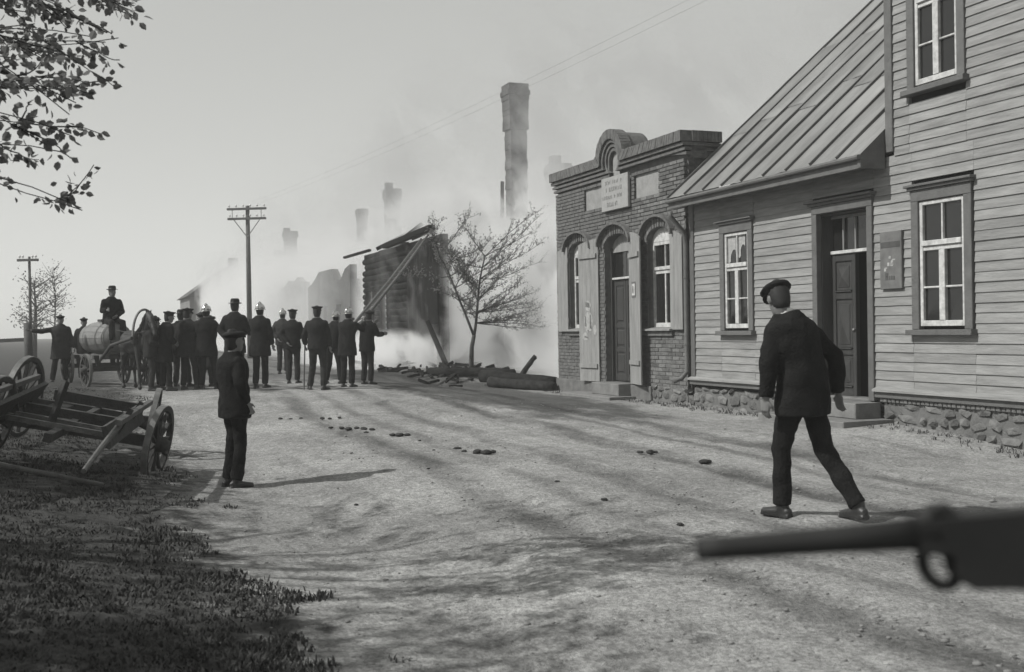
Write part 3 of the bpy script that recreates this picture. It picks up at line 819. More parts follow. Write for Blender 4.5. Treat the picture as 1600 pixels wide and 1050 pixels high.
def door_shop():
    u0, u1 = -3.52, -2.37
    c = MB(); c.box(u0, u0 + .06, .12, .25, .3, 3.1); c.box(u1 - .06, u1, .12, .25, .3, 3.1); c.bbox(u0 + .06, u1 - .06, .15, .25, 2.42, 2.48)
    d = c.obj('door', M_door, shop); d['label'] = 'dark panelled shop door standing in an arched recess'
    MB().bbox(u0 + .06, u1 - .06, .13, .15, 2.43, 2.475).obj('transom_bar', M_white, d)
    um = (u0 + u1) / 2
    h = MB(); N_ = 12; top = [(um + (u1 - um) * math.cos(PI * i / N_), 3.0 + .36 * math.sin(PI * i / N_)) for i in range(N_ + 1)]
    h.prism(top, .16, .24); h.obj('fanlight_board', M_shut, d)
    for a, b_ in ((u0 + .06, um - .01), (um + .01, u1 - .06)):
        MB().box(a, b_, .21, .22, 2.48, 3.0).obj('pane', M_pane, d)
        l = MB(); l.box(a, b_, .20, .24, .32, 2.415)
        l.bbox(a, a + .08, .18, .201, .32, 2.415); l.bbox(b_ - .08, b_, .18, .201, .32, 2.415)
        for z0, z1 in ((.32, .46), (.92, 1.02), (1.42, 1.52), (2.3, 2.415)): l.bbox(a + .08, b_ - .08, .182, .201, z0, z1)
        lf = l.obj('door_leaf', M_door, d)
        for z0, z1 in ((.48, .90), (1.04, 1.40), (1.54, 2.28)):
            p_ = MB(); p_.bbox(a + .1, b_ - .1, .178, .201, z0 + .02, z1 - .02, .02); p_.obj('door_panel', M_door, lf)
door_shop()
MB().bbox(-3.56, -2.33, -.34, .12, .06, .298, .012).obj('step', M_slab, shop)
MB().bbox(-4.5, -2.1, -.66, -.071, -.1, .06, .012).obj('step', M_slab, shop)
sg = row_thing('shop_sign', 'pale square signboard with four faded lines of lettering under the brick pediment', 'sign')
q = MB(); q.bbox(-3.44, -2.26, -.10, -.045, 3.84, 4.53, .008); q.obj('board', M_sign, sg)
q = MB()
for z, h, a, b_, pr in ((4.38, .08, -3.25, -2.52, .8), (4.23, .09, -3.22, -2.55, .85), (4.08, .075, -3.38, -2.42, .92), (3.92, .095, -3.18, -2.70, .9)):
    u = a
    while u < b_:
        w_ = R.uniform(.018, .03)
        if R.random() < pr:
            q.box(u, u + w_, -.1035, -.099, z, z + h * R.uniform(.75, 1))
            if R.random() < .6: zz = z + h * R.choice((0.02, .42, .8)); q.box(u + w_, u + w_ + .03, -.1032, -.099, zz, zz + .016)
        u += w_ + R.uniform(.026, .05)
q.obj('lettering', M_letter, sg)

# ------------------------------------------------------------------ people
def voxel(o, size, it=4):
    m = o.modifiers.new('remesh', 'REMESH'); m.mode = 'VOXEL'; m.voxel_size = size; m.use_smooth_shade = True
    m = o.modifiers.new('smooth', 'SMOOTH'); m.factor = .5; m.iterations = it
    return o
FOLD = bpy.data.textures.new('cloth_folds', 'CLOUDS'); FOLD.noise_scale = .14; FOLD.noise_depth = 2
def folds(o, st=.02):
    m = o.modifiers.new('folds', 'DISPLACE'); m.texture = FOLD; m.strength = st; m.mid_level = .5; m.texture_coords = 'LOCAL'
ARM = {'down': ((.245, -.03, 1.15), (.250, .06, .90)), 'back': ((.25, -.11, 1.16), (.06, -.19, .96)),
       'akimbo': ((.40, -.06, 1.17), (.20, .08, 1.02)), 'fwd': ((.24, .10, 1.18), (.20, .34, 1.22)),
       'side': ((.44, .02, 1.34), (.70, .06, 1.36)), 'up': ((.25, .25, 1.30), (.18, .42, 1.50)),
       'front': ((.25, .03, 1.16), (.06, .21, 1.06)), 'pocket': ((.285, -.05, 1.16), (.20, .06, .94)), 'stick': ((.27, -.02, 1.16), (.30, .12, .95))}
LEG = {'stand': ((.095, .02, .49), (.110, -.02, .09), (.02, .13)), 'front': ((.10, .26, .52), (.10, .33, .10), (.0, .13)),
       'rear': ((.10, -.10, .48), (.10, -.44, .16), (.0, .12)), 'wide': ((.15, .04, .49), (.22, .0, .09), (.05, .12)),
       'sit': ((.13, .42, .90), (.13, .45, .50), (.0, .13)), 'sidestep': ((.17, .0, .50), (.26, -.08, .09), (.04, .12))}
def person(label, loc, yaw, H=1.74, hat='flatcap', arms=('down', 'down'), legs=('stand', 'stand'), lean=0.0, side=0.0, head=(0, 0), hem=.80,
           group=None, vox=.016, coat_m=None, trous_m=None, near=False, girth=1.13, collar=False, dz=0.0):
    k = (H - .03) / 1.75
    root = thing('person', label, 'person', (loc[0], loc[1], loc[2] + dz), yaw, group)
    coat_m = coat_m or R.choice((M_cloth, M_cloth, M_cloth2)); trous_m = trous_m or R.choice((M_cloth, M_cloth2))
    def bend(p):
        p = Vector(p); t = ss((p.z - .90) / .45)
        q = p - Vector((0, 0, .93))
        q = Matrix.Rotation(-lean * t, 3, 'X') @ q; q = Matrix.Rotation(side * t, 3, 'Y') @ q
        return q + Vector((0, 0, .93))
    def K(p): return Vector(p) * k
    def B(p): return bend(p) * k
    hc = bend((0, .03, 1.625)); hm = Matrix.Rotation(head[0], 3, 'Z') @ Matrix.Rotation(-head[1], 3, 'X')
    def Hd(p): return (hc + hm @ Vector(p)) * k
    # joints
    A = []
    for sgn, a in ((1, arms[0]), (-1, arms[1])):
        e, w_ = ARM[a] if isinstance(a, str) else a
        m = lambda p: B((p[0] * sgn, p[1], p[2]))
        A.append((m((.168, -.005, 1.388)), m(e), m(w_), sgn))
    Lg = []
    for sgn, l in ((1, legs[0]), (-1, legs[1])):
        kn, an, toe = LEG[l] if isinstance(l, str) else l
        Lg.append((K((.092 * sgn, 0, .92)), K((kn[0] * sgn, kn[1], kn[2])), K((an[0] * sgn, an[1], an[2])), Vector((toe[0] * sgn, toe[1], 0)), sgn))
    # body: one continuous figure
    b = MB()
    b.tube([B((0, 0, z)) for z in (.88, 1.0, 1.12, 1.26, 1.38, 1.44)], [(r_ * k, q * k) for r_, q in ((.14, .10), (.145, .10), (.13, .095), (.15, .11), (.155, .10), (.10, .07))], 14, side=(1, 0, 0), round_ends=True)
    b.tube([B((0, 0, 1.40)), B((0, .005, 1.48)), Hd((0, -.015, -.07)), Hd((0, -.01, 0))], [.065 * k, .058 * k, .057 * k, .05 * k], 12)
    rings = [(-.118, .030, .034, .040), (-.098, .048, .058, .030), (-.06, .060, .078, .018), (-.015, .070, .090, .006), (.03, .075, .097, .0), (.07, .070, .090, -.006), (.10, .050, .064, -.010), (.118, .022, .03, -.010)]
    b.rings([(z, rx, ry, yo) for z, rx, ry, yo in rings], Hd, 16)
    b.tube([Hd((0, .085, .03)), Hd((0, .112, -.025)), Hd((0, .092, -.04))], [.010 * k, .017 * k, .012 * k], 8, round_ends=True)
    b.tube([Hd((-.045, .078, .032)), Hd((0, .092, .036)), Hd((.045, .078, .032))], .012 * k, 6, round_ends=True)
    b.tube([Hd((-.026, .082, -.068)), Hd((0, .092, -.068)), Hd((.026, .082, -.068))], .009 * k, 6, round_ends=True)
    for sx in (-1, 1): b.ball(Hd((sx * .077, -.005, -.01)), (.011 * k, .020 * k, .034 * k), 8, 6)
    fr = (.0095 if near else .0125) * k
    for s_, e, w_, sgn in A:
        b.tube([s_, (s_ + e) / 2, e, (e + w_) / 2, w_], [.052 * k, .047 * k, .040 * k, .036 * k, .028 * k], 10, round_ends=True)
        d = (w_ - e).normalized()
        sd = Vector((sgn, 0, 0)).cross(d)
        if sd.length < .2: sd = Vector((0, 1, 0)) - d * d.y
        sd.normalize(); nm = d.cross(sd) * sgn          # palm faces nm
        p0, p1 = w_, w_ + d * .085 * k
        b.tube([p0 - d * .01 * k, p0 + d * .03 * k, p1], [(.027 * k, .017 * k), (.038 * k, .016 * k), (.040 * k, .014 * k)], 10, side=sd, round_ends=True)
        curl = .55
        for i, (off, ln) in enumerate(((.031, .074), (.011, .084), (-.010, .078), (-.030, .062))):
            f0 = p1 - d * .012 * k + sd * off * k; pts = [f0]; dd = d
            for seg in (.42, .32, .26):
                dd = (Matrix.Rotation(curl * .55, 3, sd * (-1)) @ dd) if (Matrix.Rotation(curl * .55, 3, sd * (-1)) @ d).dot(nm) > 0 else (Matrix.Rotation(curl * .55, 3, sd) @ dd)
                pts.append(pts[-1] + dd * ln * seg * k)
            b.tube(pts, [fr, fr * .95, fr * .88, fr * .8], 7, round_ends=True)
        t0 = w_ + d * .02 * k + sd * .022 * k
        b.tube([t0, t0 + (d * .6 + sd * .7 + nm * .25).normalized() * .038 * k, t0 + (d * .85 + sd * .45 + nm * .4).normalized() * .072 * k], [fr * 1.35, fr * 1.1, fr * .85], 7, round_ends=True)
    for h, kn, an, toe, sgn in Lg:
        b.tube([h, (h + kn) / 2, kn, (kn + an) / 2, an - Vector((0, 0, .04 * k))], [.075 * k, .07 * k, .05 * k, .05 * k, .036 * k], 10, round_ends=True)
    voxel(b.obj('body', M_skin, root), (.0065 if near else .011) * k, 3)
    # trousers
    b = MB()
    b.tube([K((0, 0, z)) for z in (1.02, .95, .88, .82)], [(.155 * k, .115 * k), (.165 * k, .125 * k), (.17 * k, .125 * k), (.13 * k, .10 * k)], 16, side=(1, 0, 0), round_ends=True)
    for h, kn, an, toe, sgn in Lg:
        b.tube([h + Vector((0, 0, .02)), (h * .55 + kn * .45), kn, (kn + an) / 2, an + Vector((0, 0, -.005))], [.098 * k, .088 * k, .074 * k, .070 * k, .066 * k], 12, round_ends=False)
    t = voxel(b.obj('trousers', trous_m, root), vox * k, 4); folds(t, .036 if near else .026)
    # boots
    for h, kn, an, toe, sgn in Lg:
        b = MB(); tl = toe.length
        dv = (toe / tl); dr = (kn - an).normalized()
        pitch = max(0.0, (an.z / k - .09)) * 3.2
        fwd = (dv * math.cos(pitch) - Vector((0, 0, 1)) * math.sin(pitch)); upv = (Vector((0, 0, 1)) * math.cos(pitch) + dv * math.sin(pitch))
        he = an - upv * .055 * k - fwd * .05 * k
        b.tube([he, he + fwd * .06 * k + upv * .005, he + fwd * .15 * k - upv * .004, he + fwd * .225 * k - upv * .010], [(.036 * k, .034 * k), (.042 * k, .042 * k), (.046 * k, .030 * k), (.036 * k, .022 * k)], 10, side=upv.cross(fwd), round_ends=True)
        b.tube([an + dr * .10 * k, an, an - upv * .04 * k], [.055 * k, .05 * k, .045 * k], 10)
        sd = upv.cross(fwd); c_ = he + fwd * .09 * k - upv * .034 * k
        b.beam(c_ - fwd * .115 * k, c_ + fwd * .15 * k, .075 * k, .016 * k, upv)
        b.beam(he - fwd * .022 * k - upv * .047 * k, he + fwd * .05 * k - upv * .047 * k, .066 * k, .02 * k, upv)
        voxel(b.obj('boot', M_boot, root), (.010 if near else .014) * k, 3)
    # coat
    b = MB(); G_ = girth
    zr = [(hem, .185 + max(0, .80 - hem) * .16, .135 + max(0, .80 - hem) * .16), (.92, .185, .138), (1.04, .172, .130), (1.16, .170, .126), (1.28, .190, .138), (1.36, .200, .134), (1.415, .190, .118), (1.455, .130, .100), (1.495, .084, .084), (1.515, .074, .076)]
    if hem < .7: zr.insert(1, ((hem + .92) / 2, .205, .155))
    b.tube([B((0, -.008, z)) for z, _, _ in zr], [(rx * G_ * k, ry * G_ * k) for _, rx, ry in zr], 18, side=(1, 0, 0))
    for s_, e, w_, sgn in A:
        s2 = s_ + (Vector((-.03 * sgn * k, 0, .0)))
        b.tube([s2, s_ + (e - s_) * .12, (s_ + e) / 2, e, (e + w_) / 2, w_ - (w_ - e).normalized() * .015 * k], [.074 * k, .076 * k, .072 * k, .066 * k, .062 * k, .054 * k], 12, round_ends=False)
        b.ball(s_, .075 * k)
        b.ball(e, .063 * k)
    c = voxel(b.obj('coat', coat_m, root), vox * k, 4); folds(c, .036 if near else .028)
    # turned-down collar
    q = MB(); q.tube([B((0, -.004, 1.455)), B((0, .0, 1.50))], [(.082 * k, .078 * k), (.066 * k, .066 * k)], 14, cap=False)
    q.obj('collar', coat_m, root, True)
    if collar:
        q = MB(); q.tube([B((0, .003, 1.48)), B((0, .006, 1.535))], [(.067 * k, .067 * k), (.064 * k, .064 * k)], 16, cap=False); q.obj('shirt_collar', M_collar, root, True)
    # hair and hat
    q = MB(); q.tube([Hd((0, -.030, -.06)), Hd((0, -.028, -.02)), Hd((0, -.022, .03)), Hd((0, -.016, .075)), Hd((0, -.012, .11))],
                     [(.064 * k, .064 * k), (.074 * k, .074 * k), (.080 * k, .086 * k), (.075 * k, .086 * k), (.045 * k, .06 * k)], 14, side=hm @ Vector((1, 0, 0)), round_ends=True)
    q.obj('hair', M_hair, root, True)
    sx = hm @ Vector((1, 0, 0))
    if near:
        for e_ in (-1, 1):
            q = MB(); q.ball(Hd((e_ * .030, .080, .012)), .0115 * k, 8, 6); q.obj('eye', mat('eye', .10, .1, 5, .15), root, True)
    h = MB()
    if hat == 'flatcap':
        h.rings([(.040, .083, .101, 0), (.062, .088, .106, 0), (.070, .106, .130, .008), (.082, .112, .138, .010), (.098, .100, .120, -.002), (.110, .066, .080, -.012), (.115, .02, .03, -.014)], Hd)
        hd = h.obj('cap', M_hat, root, True)
        v = MB(); v.rings([(.050, .074, .060, .085), (.060, .078, .064, .080)], lambda p: Hd((p[0], p[1], p[2] - max(0, p[1] - .08) * .35)), 16); v.obj('visor', M_hat, hd, True)
    elif hat == 'peaked':
        h.rings([(.036, .083, .101, 0), (.080, .086, .104, 0), (.092, .104, .122, .004), (.112, .122, .140, .006), (.122, .116, .134, .006), (.130, .04, .05, 0)], Hd)
        hd = h.obj('cap', M_hat, root, True)
        v = MB(); v.rings([(.044, .072, .058, .082), (.052, .076, .062, .078)], lambda p: Hd((p[0], p[1], p[2] - max(0, p[1] - .08) * .55)), 16); v.obj('visor', M_boot, hd, True)
    elif hat == 'helmet':
        h.rings([(.022, .096, .114, -.004), (.06, .098, .116, -.004), (.10, .088, .104, -.006), (.135, .060, .072, -.010), (.150, .02, .026, -.012)], Hd)
        hd = h.obj('helmet', M_helm, root, True)
        v = MB(); v.rings([(.016, .124, .156, -.005), (.030, .102, .120, -.005)], Hd, 20); v.obj('brim', M_helm, hd, True)
        v = MB(); v.tube([Hd((0, .10, .085)), Hd((0, .05, .160)), Hd((0, -.02, .178)), Hd((0, -.10, .138)), Hd((0, -.13, .07))], [(.012 * k, .012 * k)] * 5, 6, round_ends=True); v.obj('comb', M_helm, hd, True)
    else:
        h.rings([(.046, .084, .102, 0), (.09, .085, .103, 0), (.13, .080, .096, 0), (.150, .060, .078, -.002), (.142, .02, .05, 0)], Hd)
        hd = h.obj('hat', M_hat, root, True)
        v = MB(); v.rings([(.044, .130, .154, 0), (.052, .124, .148, 0)], lambda p: Hd((p[0], p[1], p[2] + abs(p[0]) * .12)), 20); v.obj('brim', M_hat, hd, True)
        v = MB(); v.rings([(.056, .0865, .1045, 0), (.080, .0865, .1045, 0)], Hd, 18); v.obj('hat_band', M_boot, hd, True)
    return root
def face_dir(dx, dy): return math.atan2(dy, dx) - PI / 2
# the man striding past on the right, back to us
walker = person('man in dark suit and flat cap striding past the clapboard house, head bowed', gp(2.16, 8.12), face_dir(-.60, .80), 1.82, 'flatcap',
       arms=(((.30, -.10, 1.15), (.345, -.06, .89)), ((.27, .05, 1.15), (.285, .10, .88))),
       legs=(((.105, -.10, .50), (.15, -.36, .125), (.03, .13)), ((.085, .13, .50), (.08, .13, .095), (.0, .13))),
       lean=.20, side=-.07, head=(-.42, .46), hem=.75, vox=.012, coat_m=M_cloth, trous_m=M_cloth, near=True, girth=1.24, collar=True)
boy = person('short lad in dark jacket and cap standing alone on the left of the road', gp(-2.83, 11.07), face_dir(.80, .60), 1.62, 'flatcap',
       arms=('pocket', 'pocket'), legs=(((.075, .03, .49), (.07, -.03, .09), (.03, .13)), ((.08, .0, .49), (.09, -.06, .09), (.02, .13))),
       lean=-.04, head=(.1, -.10), hem=.77, vox=.013, coat_m=M_cloth, trous_m=M_cloth, near=True, girth=1.22, collar=False)
GR = 'men watching the fire'
AW = face_dir(.15, 1)
m_stick = person('man in a peaked cap with a walking stick, standing between the two firemen groups', gp(-4.02, 22.45), face_dir(.1, 1), 1.75, 'peaked', ('down', 'stick'),
       (((.11, .05, .49), (.13, -.02, .09), (.05, .12)), ((.13, .10, .50), (.20, .10, .09), (.06, .12))), group=GR, hem=.84, trous_m=M_cloth2)
person('fireman in shiny helmet and long dark coat bracing the foot of the ladder', gp(-3.50, 23.1), face_dir(.35, 1), 1.70, 'helmet', ('up', 'up'), ('stand', 'stand'), lean=.10, group='firemen', hem=.70, girth=1.15)
person('fireman in shiny helmet half hidden, left of the ladder, legs wide apart', gp(-4.05, 24.6), face_dir(.5, 1), 1.66, 'helmet', ('fwd', 'fwd'), ('sidestep', 'wide'), lean=.18, group='firemen', hem=.84)
person('man in a dark flat cap lifting the ladder, rightmost of the onlookers', gp(-3.20, 24.0), face_dir(.6, 1), 1.66, 'flatcap', ('fwd', 'up'), ('stand', 'stand'), lean=.12, group='firemen', hem=.78)
person('fireman in shiny plumed helmet standing farther back beside a man in a cap', gp(-6.45, 30.6), face_dir(.2, 1), 1.82, 'helmet', ('akimbo', 'back'), ('stand', 'stand'), group='firemen', hem=.80)
person('man in a dark cap and short coat seen from behind next to the farther fireman', gp(-5.02, 24.9), AW, 1.72, 'peaked', ('front', 'back'), ('stand', 'stand'), group=GR, hem=.82, girth=1.08)
person('fireman in bright brass helmet and knee length coat below the telegraph pole', gp(-5.42, 23.4), face_dir(.2, 1), 1.82, 'helmet', ('down', 'front'), ('stand', 'stand'), group='firemen', hem=.66, girth=1.15)
person('tall man in a felt hat with brim seen above the lone lad', gp(-5.78, 22.7), AW, 1.92, 'felt', ('front', 'back'), ('stand', 'stand'), group=GR, hem=.72, girth=1.12)
person('fireman in helmet with one arm bent at the hip, right edge of the crowd', gp(-6.52, 23.2), face_dir(.1, 1), 1.80, 'helmet', (((.36, .0, 1.18), (.52, .10, 1.02)), 'akimbo'), ('wide', 'stand'), group='firemen', hem=.68, girth=1.2)
CROWD = (
    ('man in a stiff peaked cap in the crowd beside the arm-bent fireman', -6.95, 23.3, 1.76, 'peaked', (.3, 1), .70, .06),
    ('broad man in a tilted large peaked cap in the middle of the crowd', -7.35, 23.0, 1.70, 'peaked', (.75, .6), .62, .12),
    ('man in a small dark hat behind the tilted peaked cap in the crowd', -7.42, 24.3, 1.73, 'felt', (.2, 1), .78, .0),
    ('man in a flat cap at the horse\'s head, stooping a little', -7.72, 23.9, 1.62, 'flatcap', (-.5, -.6), .66, .18),
    ('man at the back of the crowd facing us, pale face between two caps', -7.12, 24.9, 1.68, 'flatcap', (.3, -1), .75, .0),
    ('short man in a long overcoat squeezed in behind the arm-bent fireman', -6.72, 24.1, 1.60, 'flatcap', (.6, .8), .45, .05),
    ('man in dark jacket side-on between the horse and the peaked caps', -7.62, 22.95, 1.58, 'flatcap', (1, .25), .80, .10))
for lab, x, y, h, hat, fd, hm_, ln_ in CROWD:
    person(lab, gp(x, y), face_dir(*fd), h, hat, R.choice((('down', 'down'), ('back', 'back'), ('pocket', 'down'), ('front', 'pocket'), ('akimbo', 'down'))), R.choice((('stand', 'stand'), ('wide', 'stand'), ('stand', 'sidestep'))), lean=ln_, side=R.uniform(-.06, .06), head=(R.uniform(-.4, .4), R.uniform(-.1, .2)), group=GR, hem=hm_, girth=R.uniform(1.15, 1.32))
person('heavy man left of the water barrel with one arm stretched out to the left', gp(-10.45, 25.2), face_dir(.4, -1), 1.60, 'flatcap', ('side', 'down'), ('wide', 'stand'), group=GR, hem=.62, girth=1.25)
person('man in a cap whose head shows just behind the left end of the barrel', gp(-10.85, 27.6), face_dir(.3, -1), 1.62, 'flatcap', ('down', 'down'), ('stand', 'stand'), group=GR, hem=.75)

# walking stick held by the man in the peaked cap
u = Vector((-4.02, 22.45, 0)); stick = thing('walking_stick', 'thin walking stick held in the left hand of the peaked cap man', 'stick', gp(-4.33, 22.55))
b = MB(); b.tube([(0, 0, 0), (.03, .02, .93)], .014, 6); b.obj('shaft', M_pole, stick)
b = MB(); b.tube([(.03, .02, .93), (.04, .06, .99), (.04, .12, .98), (.04, .14, .93)], .016, 6, round_ends=True); b.obj('handle', M_pole, stick)

# ------------------------------------------------------------------ horse
horse = thing('horse', 'dark horse with white blaze under a wooden harness bow, facing us by the crowd', 'horse', gp(-8.05, 23.4), face_dir(.60, -.80)); horse.scale = (.86, .86, .86)
def build_horse():
    b = MB(); S = (1, 0, 0)
    b.tube([(0, -.80, 1.22), (0, -.62, 1.22), (0, -.3, 1.17), (0, .05, 1.14), (0, .40, 1.18), (0, .62, 1.20)], [(.17, .2), (.26, .28), (.27, .30), (.28, .32), (.24, .32), (.16, .24)], 18, side=S, round_ends=True)
    b.tube([(0, .45, 1.30), (0, .66, 1.52), (0, .82, 1.72), (0, .88, 1.84)], [(.15, .27), (.115, .21), (.09, .15), (.075, .11)], 14, side=S, round_ends=True)
    b.tube([(0, .84, 1.84), (0, 1.0, 1.74), (0, 1.14, 1.58), (0, 1.26, 1.42), (0, 1.30, 1.36)], [(.080, .105), (.088, .115), (.068, .085), (.052, .062), (.05, .05)], 14, side=S, round_ends=True)
    for sx in (-1, 1):
        b.tube([(sx * .05, .84, 1.90), (sx * .065, .86, 1.97), (sx * .06, .88, 2.04)], [(.026, .018), (.024, .014), (.007, .005)], 8)
        b.tube([(sx * .15, .48, 1.12), (sx * .155, .50, .85), (sx * .145, .52, .55), (sx * .14, .50, .30), (sx * .14, .51, .14), (sx * .14, .55, .06)], [(.10, .13), (.075, .085), (.052, .058), (.036, .040), (.040, .044), (.055, .065)], 12, side=S, round_ends=True)
        b.tube([(sx * .15, -.60, 1.12), (sx * .17, -.50, .88), (sx * .16, -.62, .66), (sx * .15, -.78, .53), (sx * .15, -.74, .30), (sx * .15, -.73, .14), (sx * .15, -.68, .06)], [(.14, .2), (.11, .15), (.07, .085), (.05, .062), (.036, .042), (.04, .045), (.055, .065)], 12, side=S, round_ends=True)
    voxel(b.obj('body', M_horse, horse), .022, 4)
    q = MB(); q.tube([(0, .965, 1.842), (0, 1.07, 1.735), (0, 1.19, 1.57), (0, 1.285, 1.44)], [(.030, .012), (.034, .012), (.026, .012), (.03, .012)], 8, side=S, round_ends=True); q.obj('blaze', M_blaze, horse, True)
    for sx in (-1, 1): MB().ball((sx * .082, 1.02, 1.76), .016, 8, 6).obj('eye', M_boot, horse, True)
    q = MB()
    for i in range(16):
        t = i / 15; y, z = .38 + .48 * t, 1.55 + .40 * t
        q.tube([(0, y, z), (.08 + .03 * R.random(), y - .03, z - .10), (.14, y - .06, z - .30 - .1 * R.random())], [(.02, .03), (.018, .03), (.006, .01)], 6)
    q.obj('mane', M_hair, horse, True)
    q = MB()
    for i in range(10): a = R.uniform(-.06, .06); q.tube([(a * .3, -.86, 1.28), (a * .8, -.96, 1.0), (a, -.93, .5 + R.random() * .15)], [.03, .04, .012], 6)
    q.obj('tail', M_hair, horse, True)
    q = MB(); pts = [(.23 * math.cos(t), .52 + .10 * math.sin(t), 1.24 + .34 * math.sin(t)) for t in [2 * PI * i / 20 for i in range(21)]]; q.tube(pts, .05, 8); q.obj('collar', M_boot, horse, True)
    # the tall wooden bow over the neck
    pts = [(.30 * math.cos(PI * i / 20), .56 - .02 * math.sin(PI * i / 20), 1.15 + .84 * (math.sin(PI * i / 20) ** .75)) for i in range(21)]
    q = MB(); q.tube(pts, [(.030, .045)] * 21, 8); q.obj('harness_bow', mat('bow_wood', .14, .3, 8, .5), horse, True)
    q = MB()
    for z, y, r_ in ((1.50, 1.195, .085), (1.66, 1.07, .11)):
        q.tube([(r_ * math.cos(t), y + .02 + r_ * .7 * math.sin(t), z + r_ * .9 * math.sin(t)) for t in [2 * PI * i / 14 for i in range(15)]], .010, 6)
    for sx in (-1, 1): q.tube([(sx * .09, 1.10, 1.66), (sx * .075, 1.2, 1.5)], .010, 6)
    q.obj('bridle', M_boot, horse, True)
    q = MB()
    for sx in (-1, 1): q.tube([(sx * .08, 1.2, 1.48), (sx * .25, .5, 1.4), (sx * .28, -.8, 1.5)], .009, 5)
    q.obj('reins', M_boot, horse, True)
build_horse()

# ------------------------------------------------------------------ wheels and wagons
def wheel(parent, c, r, spokes=12, w_=.055, m_rim=None, wm=None, yaw=0.0):
    """axis along local x"""
    wm = wm or M_wagon; place = c; c = Vector((0, 0, 0))
    h = MB(); h.tube([c + Vector((x, 0, 0)) for x in (-.16, -.10, -.04, .04, .12)], [.05, .07, .09, .09, .055], 12)
    hub = h.obj('wheel', wm, parent, True); hub.location = place; hub.rotation_euler = (0, 0, yaw)
    f = MB(); N_ = 36
    for (a, b_) in ((r - .062, r - .010),):
        vs = []
        for i in range(N_):
            t = 2 * PI * i / N_; cs, sn = math.cos(t), math.sin(t)
            for rr, xx in ((a, -w_ / 2), (b_, -w_ / 2), (b_, w_ / 2), (a, w_ / 2)): vs.append((c.x + xx, c.y + rr * cs, c.z + rr * sn))
        fs = []
        for i in range(N_):
            j = (i + 1) % N_
            for k_ in range(4): l = (k_ + 1) % 4; fs.append((i * 4 + k_, i * 4 + l, j * 4 + l, j * 4 + k_))
        f.add(vs, fs)
    f.obj('rim', wm, hub)
    f = MB(); vs = []; fs = []
    for i in range(N_):
        t = 2 * PI * i / N_; cs, sn = math.cos(t), math.sin(t)
        for rr, xx in ((r - .0095, -w_ / 2 - .002), (r, -w_ / 2 - .002), (r, w_ / 2 + .002), (r - .0095, w_ / 2 + .002)): vs.append((c.x + xx, c.y + rr * cs, c.z + rr * sn))
    for i in range(N_):
        j = (i + 1) % N_
        for k_ in range(4): l = (k_ + 1) % 4; fs.append((i * 4 + k_, i * 4 + l, j * 4 + l, j * 4 + k_))
    f.add(vs, fs); f.obj('tyre', m_rim or M_iron, hub)
    for i in range(spokes):
        t = 2 * PI * (i + .3) / spokes; d = Vector((0, math.cos(t), math.sin(t)))
        s_ = MB(); s_.beam(c + d * .07 + Vector((-.02, 0, 0)), c + d * (r - .055), .030, .045, Vector((1, 0, 0)), .8); s_.obj('spoke', wm, hub)
    return hub
# broken farm wagon on the verge, close to us
wg = thing('farm_wagon', 'broken wooden farm wagon with spoked wheels tipped on the left verge', 'wagon', (-4.62, 11.0, g(-4.62, 11.0) - .02), 0, rot=(0, math.radians(12), math.radians(14)))
def build_wagon():
    wheel(wg, (.86, .62, .41), .43, 12, .06, yaw=-.22); wheel(wg, (-.80, .62, .43), .43, 12, .06, yaw=-.22); wheel(wg, (.66, 2.4, .44), .46, 12, .06); wheel(wg, (-.86, 2.35, .52), .50, 12, .06, yaw=-.24)
    for y, z in ((.62, .42), (2.38, .47)):
        b = MB(); b.beam((-.78, y, z), (.80, y, z), .10, .12); b.obj('axle', M_wagon, wg)
        b = MB(); b.beam((-.52, y, z + .14), (.52, y, z + .14), .12, .12); b.obj('bolster', M_wagon, wg)
    b = MB(); b.beam((.0, -1.2, .50), (.0, 2.5, .50), .07, .08); b.obj('reach_pole', M_wagon, wg)
    for sx in (-1, 1):
        b = MB(); b.beam((sx * .52, -1.45, .62), (sx * .60, 1.9 - (1.0 if sx > 0 else 0), .68), .045, .20, Vector((sx * -.45, 0, 1))); b.obj('side_board', M_wagon, wg)
        b = MB(); b.beam((sx * .60, -1.5, .77), (sx * .68, 1.95 - (1.0 if sx > 0 else 0), .82), .05, .05); b.obj('top_rail', M_wagonlit, wg)
        b = MB(); b.tube([(sx * .50, -2.5, .44), (sx * .54, -1.9, .58), (sx * .60, -1.35, .74)], [.022, .026, .03], 8); b.obj('shaft', M_wagonlit, wg)
        for y in (-.9, .2):
            b = MB(); b.beam((sx * .50, y, .46), (sx * .64, y, .86), .05, .05); b.obj('stake', M_wagon, wg)
    for i, y in enumerate((-.45, .0, 1.2)):
        b = MB(); b.beam((-.50, y, .55), (.50, y + R.uniform(-.25, .25), .55), .06, .05); b.obj('cross_bar', M_wagonlit if i < 2 else M_wagon, wg)
    b = MB(); b.beam((-.1, -.45, .56), (-.05, -.40, .98), .06, .05); b.obj('upright', M_wagon, wg)
    b = MB(); b.tube([(-.9, -2.6, .46), (-.2, -1.9, .30), (.55, -1.2, .16)], [.02, .024, .02], 8); b.obj('loose_pole', M_wagonlit, wg)
    b = MB(); b.beam((-.42, -.4, .50), (-.36, 2.2, .52), .20, .03); b.obj('floor_board', M_wagon, wg)
    b = MB(); b.beam((-.05, -.1, .50), (-.08, 1.0, .52), .26, .03); b.obj('floor_board', M_wagon, wg)
build_wagon()
